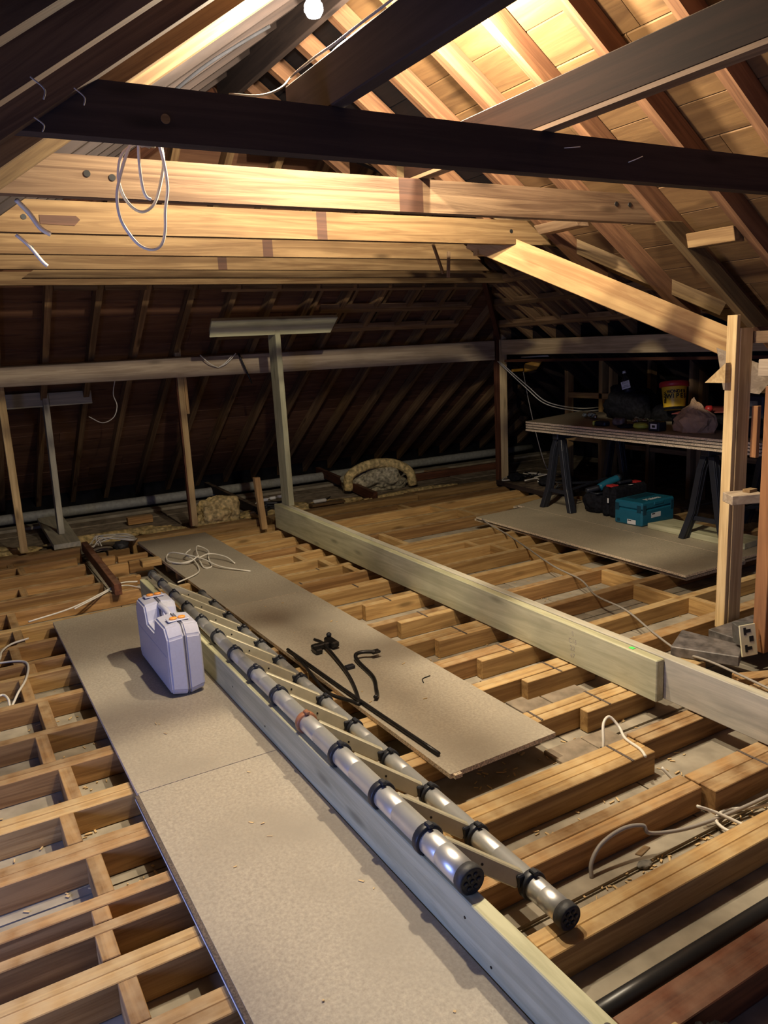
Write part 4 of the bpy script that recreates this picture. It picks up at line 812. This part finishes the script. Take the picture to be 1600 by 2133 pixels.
# things on the table
def put_tag(o, l, c): tag(o, l, c); return o
bk = empty('bucket', (5.26, 4.45, TT)); tag(bk, 'yellow wipes bucket with red lid and black lettering, tilted on the table stack', 'bucket')
BM = Matrix.Translation((5.32, 4.42, TT+.115)) @ Matrix.Rotation(math.radians(-8), 4, 'X') @ Matrix.Rotation(math.radians(6), 4, 'Y')
lathe('tub', [(.082, 0), (.086, .02), (.100, .19), (.104, .195)], BM, M['yellow'], bk, 28, mats=[M['yellow'], M['fab']], matf=lambda i: 1 if i == 0 else 0)
lathe('lid', [(.112, .185), (.118, .19), (.118, .222), (.110, .23), (.10, .232)], BM, M['red'], bk, 28)
def wrap(s, size, ang0, z, rad, mat, step):
    for i, ch in enumerate(s):
        a = ang0+i*step; Mw = BM @ Matrix.Rotation(a, 4, 'Z') @ Matrix.Translation((rad, 0, z)) @ Matrix(((0, 0, 1, 0), (1, 0, 0, 0), (0, 1, 0, 0), (0, 0, 0, 1)))
        text('lettering', ch, size, Mw, mat, bk, .0008, .001)
wrap('WONDER', .036, math.radians(196), .142, .0985, M['black'], math.radians(15)); wrap('WIPES', .05, math.radians(196), .105, .0965, M['black'], math.radians(20))
Mb = BM @ Matrix.Rotation(math.radians(172), 4, 'Z')
text('lettering', 'WIPES', .034, Mb @ Matrix.Translation((.0965, 0, .10)) @ Matrix(((0, 0, 1, 0), (0, 1, 0, 0), (-1, 0, 0, 0), (0, 0, 0, 1))), M['black'], bk, .0008, .001)
jk = blob('black_jacket', (5.45, 5.02, TT+.115), (.17, .24, .19), M['fab'], None, 8, .3, 5, 4, flat=-.112); tag(jk, 'black cloth bundle at the back left of the work table', 'bag')
jk2 = blob('black_backpack', (5.52, 4.62, TT+.058), (.16, .16, .095), M['fab'], None, 9, .22, 5, 4, flat=-.056); tag(jk2, 'black bag under the yellow bucket', 'bag')
bt = empty('spray_bottle', (5.42, 5.05, TT+.30)); tag(bt, 'dark bottle with a white printed label leaning on the black cloth bundle', 'bottle')
BT = Matrix.Translation((5.38, 4.97, TT+.235)) @ Matrix.Rotation(math.radians(-18), 4, 'X')
lathe('bottle_body', [(.035, 0), (.037, .02), (.037, .12), (.02, .15), (.013, .155), (.013, .18)], BT, M['blk'], bt, 18)
lathe('cap', [(.016, .178), (.014, .20)], BT, M['white'], bt, 14)
LBm = BT @ Matrix.Rotation(math.radians(205), 4, 'Z') @ Matrix.Translation((.0375, 0, .07)) @ Matrix(((0, 0, 1, 0), (1, 0, 0, 0), (0, 1, 0, 0), (0, 0, 0, 1)))
lab = box('label', -.034, .034, -.038, .038, 0, .001, M['white'], None); lab.parent = bt; lab.matrix_local = wm(bt).inverted() @ LBm; WM[lab.name] = LBm
text('lettering', 'ECO', .026, LBm @ Matrix.Translation((0, .02, .0012)), M['black'], bt, .0003); text('lettering', 'WOOD\nTREATMENT', .012, LBm @ Matrix.Translation((0, -.012, .0012)), M['black'], bt, .0003)
rs = put('plastic_sheet', [(5.12, 4.28, TT+.10), (5.30, 3.75, TT+.13), (5.62, 3.85, TT+.15), (5.50, 4.35, TT+.12), (5.12, 4.28, TT+.107), (5.30, 3.75, TT+.137), (5.62, 3.85, TT+.157), (5.50, 4.35, TT+.127)],
         [(0, 1, 2, 3), (7, 6, 5, 4), (0, 4, 5, 1), (1, 5, 6, 2), (2, 6, 7, 3), (3, 7, 4, 0)], M['redcloth']); tag(rs, 'dark red flat sheet resting behind the paper bag', 'sheet')
o = box('dark_toolbox', 5.14, 5.56, 3.78, 4.30, TT+.001, TT+.095, M['fab'], bev=.01); tag(o, 'low dark box under the red sheet', 'box')
o = lathe('red_knob', [(.028, 0), (.032, .02), (.02, .042)], Matrix.Translation((5.18, 3.98, TT+.135)), M['red'], None, 14); tag(o, 'small red cap sticking up behind the paper bag', 'cap')
def crum(co):
    z = co.z
    if z > .02: k = max(.12, 1-5.2*(z-.02)); co = Vector((co.x*k, co.y*k+(z-.02)*.1+.012*math.sin(z*90), .02+(z-.02)*1.15))
    return co
pbag = blob('paper_bag', (4.94, 3.90, TT+.07), (.115, .17, .15), M['paper'], None, 6, .30, 4.5, 4, flat=-.068, fn=crum)
for p in pbag.data.polygons: p.use_smooth = False
tag(pbag, 'crumpled brown paper bag with a twisted top on the front of the table', 'bag')
bx = empty('battery_pack', (4.84, 4.18, TT)); tag(bx, 'black battery block with a white label beside the paper bag', 'battery')
box('body', 4.80, 4.89, 4.13, 4.235, TT+.001, TT+.072, M['blk'], bx, bev=.006); box('label', 4.7985, 4.80, 4.15, 4.21, TT+.02, TT+.058, M['white'], bx); box('label_print', 4.7975, 4.7985, 4.165, 4.195, TT+.03, TT+.048, M['black'], bx)
tm = empty('impact_driver', (4.86, 4.75, TT)); tag(tm, 'small black tool with lime trim, leftmost on the table front', 'tool')
box('body', 4.83, 4.90, 4.72, 4.84, TT+.001, TT+.04, M['blk'], tm, bev=.01); box('lime_end', 4.825, 4.905, 4.84, 4.86, TT+.001, TT+.042, M['hiviz'], tm, bev=.008)
tube('drum', [(4.93, 4.60, TT+.036), (4.93, 4.70, TT+.036)], .034, M['slab'], tm, 14)
gl = empty('work_gloves', (4.85, 4.45, TT)); tag(gl, 'lime and black work glove lying flat, middle of the table front', 'glove')
blob('cuff', (4.88, 4.38, TT+.025), (.05, .07, .026), M['hiviz'], gl, 4, .2, 5, 3); blob('palm', (4.86, 4.48, TT+.018), (.04, .05, .018), M['fab'], gl, 5, .2, 5, 3)
for k in range(4): tube('finger', [(4.845+.018*k, 4.50, TT+.016), (4.84+.018*k, 4.55, TT+.014), (4.835+.018*k, 4.585-.006*abs(k-1), TT+.011)], .0095, M['fab'], gl, 7)
tube('thumb', [(4.83, 4.47, TT+.014), (4.81, 4.50, TT+.012), (4.805, 4.525, TT+.01)], .0095, M['fab'], gl, 7)
for i, (x, y) in enumerate(((5.22, 5.26), (5.15, 4.60))):
    r = empty('fittings_bag', (x, y, TT)); tag(r, ['shiny bag of metal fittings at the left of the black cloth bundle', 'shiny bag of metal fittings in front of the bucket'][i], 'fittings')
    for k in range(9): blob('fitting', (x+random.uniform(-.06, .06), y+random.uniform(-.08, .08), TT+.02+random.uniform(0, .03)), (.02, .025, .018), M['clear' if k % 2 else 'steel'], r, k, .5, 8, 2)
ch = empty('battery_charger', (5.2, 3.62, TT)); tag(ch, 'dark charger unit with a grey framed panel right of the paper bag', 'charger')
box('body', 5.14, 5.34, 3.50, 3.68, TT+.001, TT+.27, M['blk'], ch, bev=.01); box('panel', 5.135, 5.14, 3.54, 3.64, TT+.08, TT+.23, M['galv'], ch); box('panel_inset', 5.132, 5.135, 3.56, 3.62, TT+.12, TT+.19, M['blk'], ch)
o = blob('dark_bag', (4.95, 3.42, TT+.06), (.12, .12, .065), M['fab'], None, 12, .25, 5, 4, flat=-.058); tag(o, 'dark soft bag on the right end of the table, next to the tall post', 'bag')
# partition studs behind the table
pt = empty('stud_frame', (6.5, 5, 0)); tag(pt, 'open timber stud frame behind the work table', 'frame')
for y, t in ((6.62, .05), (6.10, .05), (5.96, .05), (5.45, .045), (4.95, .045), (4.84, .045), (4.2, .045), (3.6, .045), (3.0, .045)): box('stud', 6.2, 6.29, y, y+t, .0, 1.36, M['raftF'] if y < 5.9 else M['joist_pale'], pt, (0, 0, 1), bev=.002)
box('rail', 6.2, 6.26, 6.01, 6.615, .93, .99, M['joist_pale'], pt, bev=.002); box('rail', 6.2, 6.26, 6.15, 6.615, .45, .50, M['joist_pale'], pt, bev=.002)
for a, b in ((5.5, 5.955), (5.0, 5.445), (4.25, 4.835), (3.65, 4.195), (3.05, 3.595)): box('rail', 6.2, 6.26, a, b, .42, .47, M['raftF'], pt, bev=.002)
# amber work light on corner post
wl = empty('work_light', (5.75, 6.9, 1.3)); tag(wl, 'amber plastic work light hanging off the corner post', 'lamp')
hexa('housing', [(5.80, 6.88, 1.245), (5.92, 6.80, 1.27), (5.94, 6.84, 1.25), (5.82, 6.92, 1.225)], [(5.80, 6.88, 1.33), (6.0, 6.78, 1.38), (6.02, 6.82, 1.36), (5.82, 6.92, 1.31)], M['orange2'], wl, bev=.008)
box('bracket', 5.65, 5.80, 6.90, 6.93, 1.245, 1.275, M['orange2'], wl, bev=.004); tube('lead', [(5.78, 6.88, 1.24), (5.79, 6.8, .9), (5.82, 6.7, .5), (5.85, 6.6, .2), (5.88, 6.5, .075)], .005, M['cable_grey'], wl, 6)
o = tube('strip_light', [(5.85, 7.0, 1.40), (6.5, 6.3, 1.40)], .01, M['cable'], None, 8); tag(o, 'thin pale tube fixed high behind the work table', 'tube')

# ================================================================== RIGHT FOREGROUND: SLABS, SOCKET
s1 = hexa('stone_slab', [(3.03, 2.50, .002), (3.18, 2.22, .002), (3.32, 2.30, .002), (3.26, 2.62, .002)], [(3.03, 2.50, .055), (3.18, 2.22, .055), (3.32, 2.30, .055), (3.26, 2.62, .055)], M['slab'], None, bev=.004); tag(s1, 'mottled dark slab offcut with a polished edge at the foot of the posts', 'slab')
s2 = hexa('stone_slab', [(3.38, 2.30, .002), (3.85, 2.28, .002), (3.9, 2.55, .002), (3.38, 2.55, .002)], [(3.38, 2.30, .05), (3.85, 2.28, .05), (3.9, 2.55, .05), (3.38, 2.55, .05)], M['slab'], None, bev=.004); tag(s2, 'second mottled dark slab behind the socket plate', 'slab')
for (a, b, c_, d) in (((3.06, 2.14), (3.36, 2.00), (3.40, 2.06), (3.10, 2.20)), ((3.20, 1.2), (3.26, 1.2), (3.35, 2.0), (3.29, 2.0))):
    o = hexa('loose_timber', [(*a, -.098), (*b, -.098), (*c_, -.098), (*d, -.098)], [(*a, .0), (*b, .0), (*c_, .0), (*d, .0)], M['joist'] if a[0] < 3.1 else M['postred'], None, bev=.003)
    tag(o, 'timber trimmer below the slabs in front of the posts' if a[0] < 3.1 else 'red-brown trimmer at the right edge below the second post', 'timber')
so = empty('socket_box', (3.25, 2.30, .06)); tag(so, 'loose double socket plate, cream with dark cut-outs, on a metal back box', 'socket')
SM = frame((3.215, 2.205, .062+.075), (.72, -.10, -.03), (.03, .22, 1.0))
def sb(name, a, b, mat, par=so, bev=0):
    o = box(name, a[0], b[0], a[1], b[1], a[2], b[2], mat, None, bev=bev); Mw = SM @ WM[o.name]; o.parent = par; o.matrix_local = wm(par).inverted() @ Mw; WM[o.name] = Mw; return o
fp = sb('face_plate', (-.05, -.075, 0), (.05, .075, .007), M['socketw'], bev=.002)
for cy_ in (.045, -.038):
    sb('cut_out', (-.028, cy_-.017, .0072), (-.012, cy_+.017, .0082), M['black'], fp); sb('cut_out', (-.012, cy_-.008, .0072), (.016, cy_+.008, .0082), M['black'], fp)
sb('cut_out', (.004, -.008, .0072), (.03, .018, .0082), M['black'], fp)
o = hexa('back_box', [(3.25, 2.26, .075), (3.36, 2.22, .056), (3.39, 2.28, .056), (3.28, 2.33, .075)], [(3.22, 2.26, .185), (3.37, 2.20, .165), (3.41, 2.27, .165), (3.26, 2.33, .185)], M['galv'], so, bev=.003)
tube('wire', [(3.30, 2.20, .12), (3.36, 2.16, .11), (3.41, 2.15, .09)], .004, M['cable_grey'], so, 6); tube('wire', [(3.37, 2.2, .13), (3.40, 2.17, .10), (3.40, 2.16, .06)], .004, M['cable_blk'], so, 6)
# debris between the near joists
o = hexa('wood_offcut', [(1.80, 1.605, -.102), (1.86, 1.62, -.102), (1.87, 1.60, -.102), (1.81, 1.585, -.102)], [(1.80, 1.605, -.088), (1.86, 1.62, -.088), (1.87, 1.60, -.088), (1.81, 1.585, -.088)], M['tie'], None, bev=.002); tag(o, 'small orange wood offcut on the dusty board at right', 'offcut')
o = blob('stone_chip', (1.79, 1.555, -.094), (.028, .018, .007), M['skin'], None, 3, .3, 5, 3); tag(o, 'flat grey stone chip beside the small orange offcut', 'stone')
o = blob('plaster_crumb', (1.62, 1.60, -.098), (.03, .012, .005), M['white'], None, 4, .6, 9, 3); tag(o, 'white plaster crumbs at the foot of the thick grey-white cable', 'plaster')
o = box('wood_block', 1.20, 1.29, .94, 1.02, -.02, .03, M['joist_pale'], bev=.004); tag(o, 'pale block end at the bottom edge right of the standing plank', 'block')
o = blob('rubbish_heap', (1.33, .965, -.02), (.07, .045, .03), M['iron'], None, 5, .6, 10, 4); tag(o, 'dark tangle of debris at the bottom edge', 'debris')
# scattered shavings and grit (uncountable)
def scatter(name, n_, regions, mat, smin, smax, z, label):
    V_, F_ = [], []
    for _ in range(n_):
        x0, x1, y0, y1 = random.choice(regions); x, y = random.uniform(x0, x1), random.uniform(y0, y1); a = random.uniform(0, 6.3); L_ = random.uniform(smin, smax); w_ = random.uniform(.0012, .004)
        c_, s_2 = math.cos(a), math.sin(a); b = len(V_); h = random.uniform(.001, .004)
        for u, v in ((-L_, -w_), (L_, -w_), (L_, w_), (-L_, w_)): V_.append((x+u*c_-v*s_2, y+u*s_2+v*c_, z+.0005))
        for u, v in ((-L_, -w_), (L_, -w_), (L_, w_), (-L_, w_)): V_.append((x+u*c_-v*s_2, y+u*s_2+v*c_, z+.0005+h))
        F_ += [tuple(b+i for i in f) for f in QF]
    o = put(name, V_, F_, mat); tag(o, label, 'shavings', kind='stuff'); return o
reg = [(-.4, .44, 2.0, 5.0), (.2, .44, 1.9, 3.9), (2.02, 2.55, 2.0, 3.8), (1.6, 2.5, 1.8, 2.4), (1.5, 2.6, 1.45, 1.62), (2.7, 4, 2.9, 5)]
scatter('wood_shavings', 900, reg, M['shaving'], .004, .014, -.1, 'fine wood shavings and grit scattered on the dusty boards between the joists')
scatter('board_shavings', 26, [(.5, .98, 1.0, 3.3), (1.52, 1.95, 2.4, 5)], M['shaving'], .002, .012, .0228, 'few pale shavings lying on the chipboard walkways')
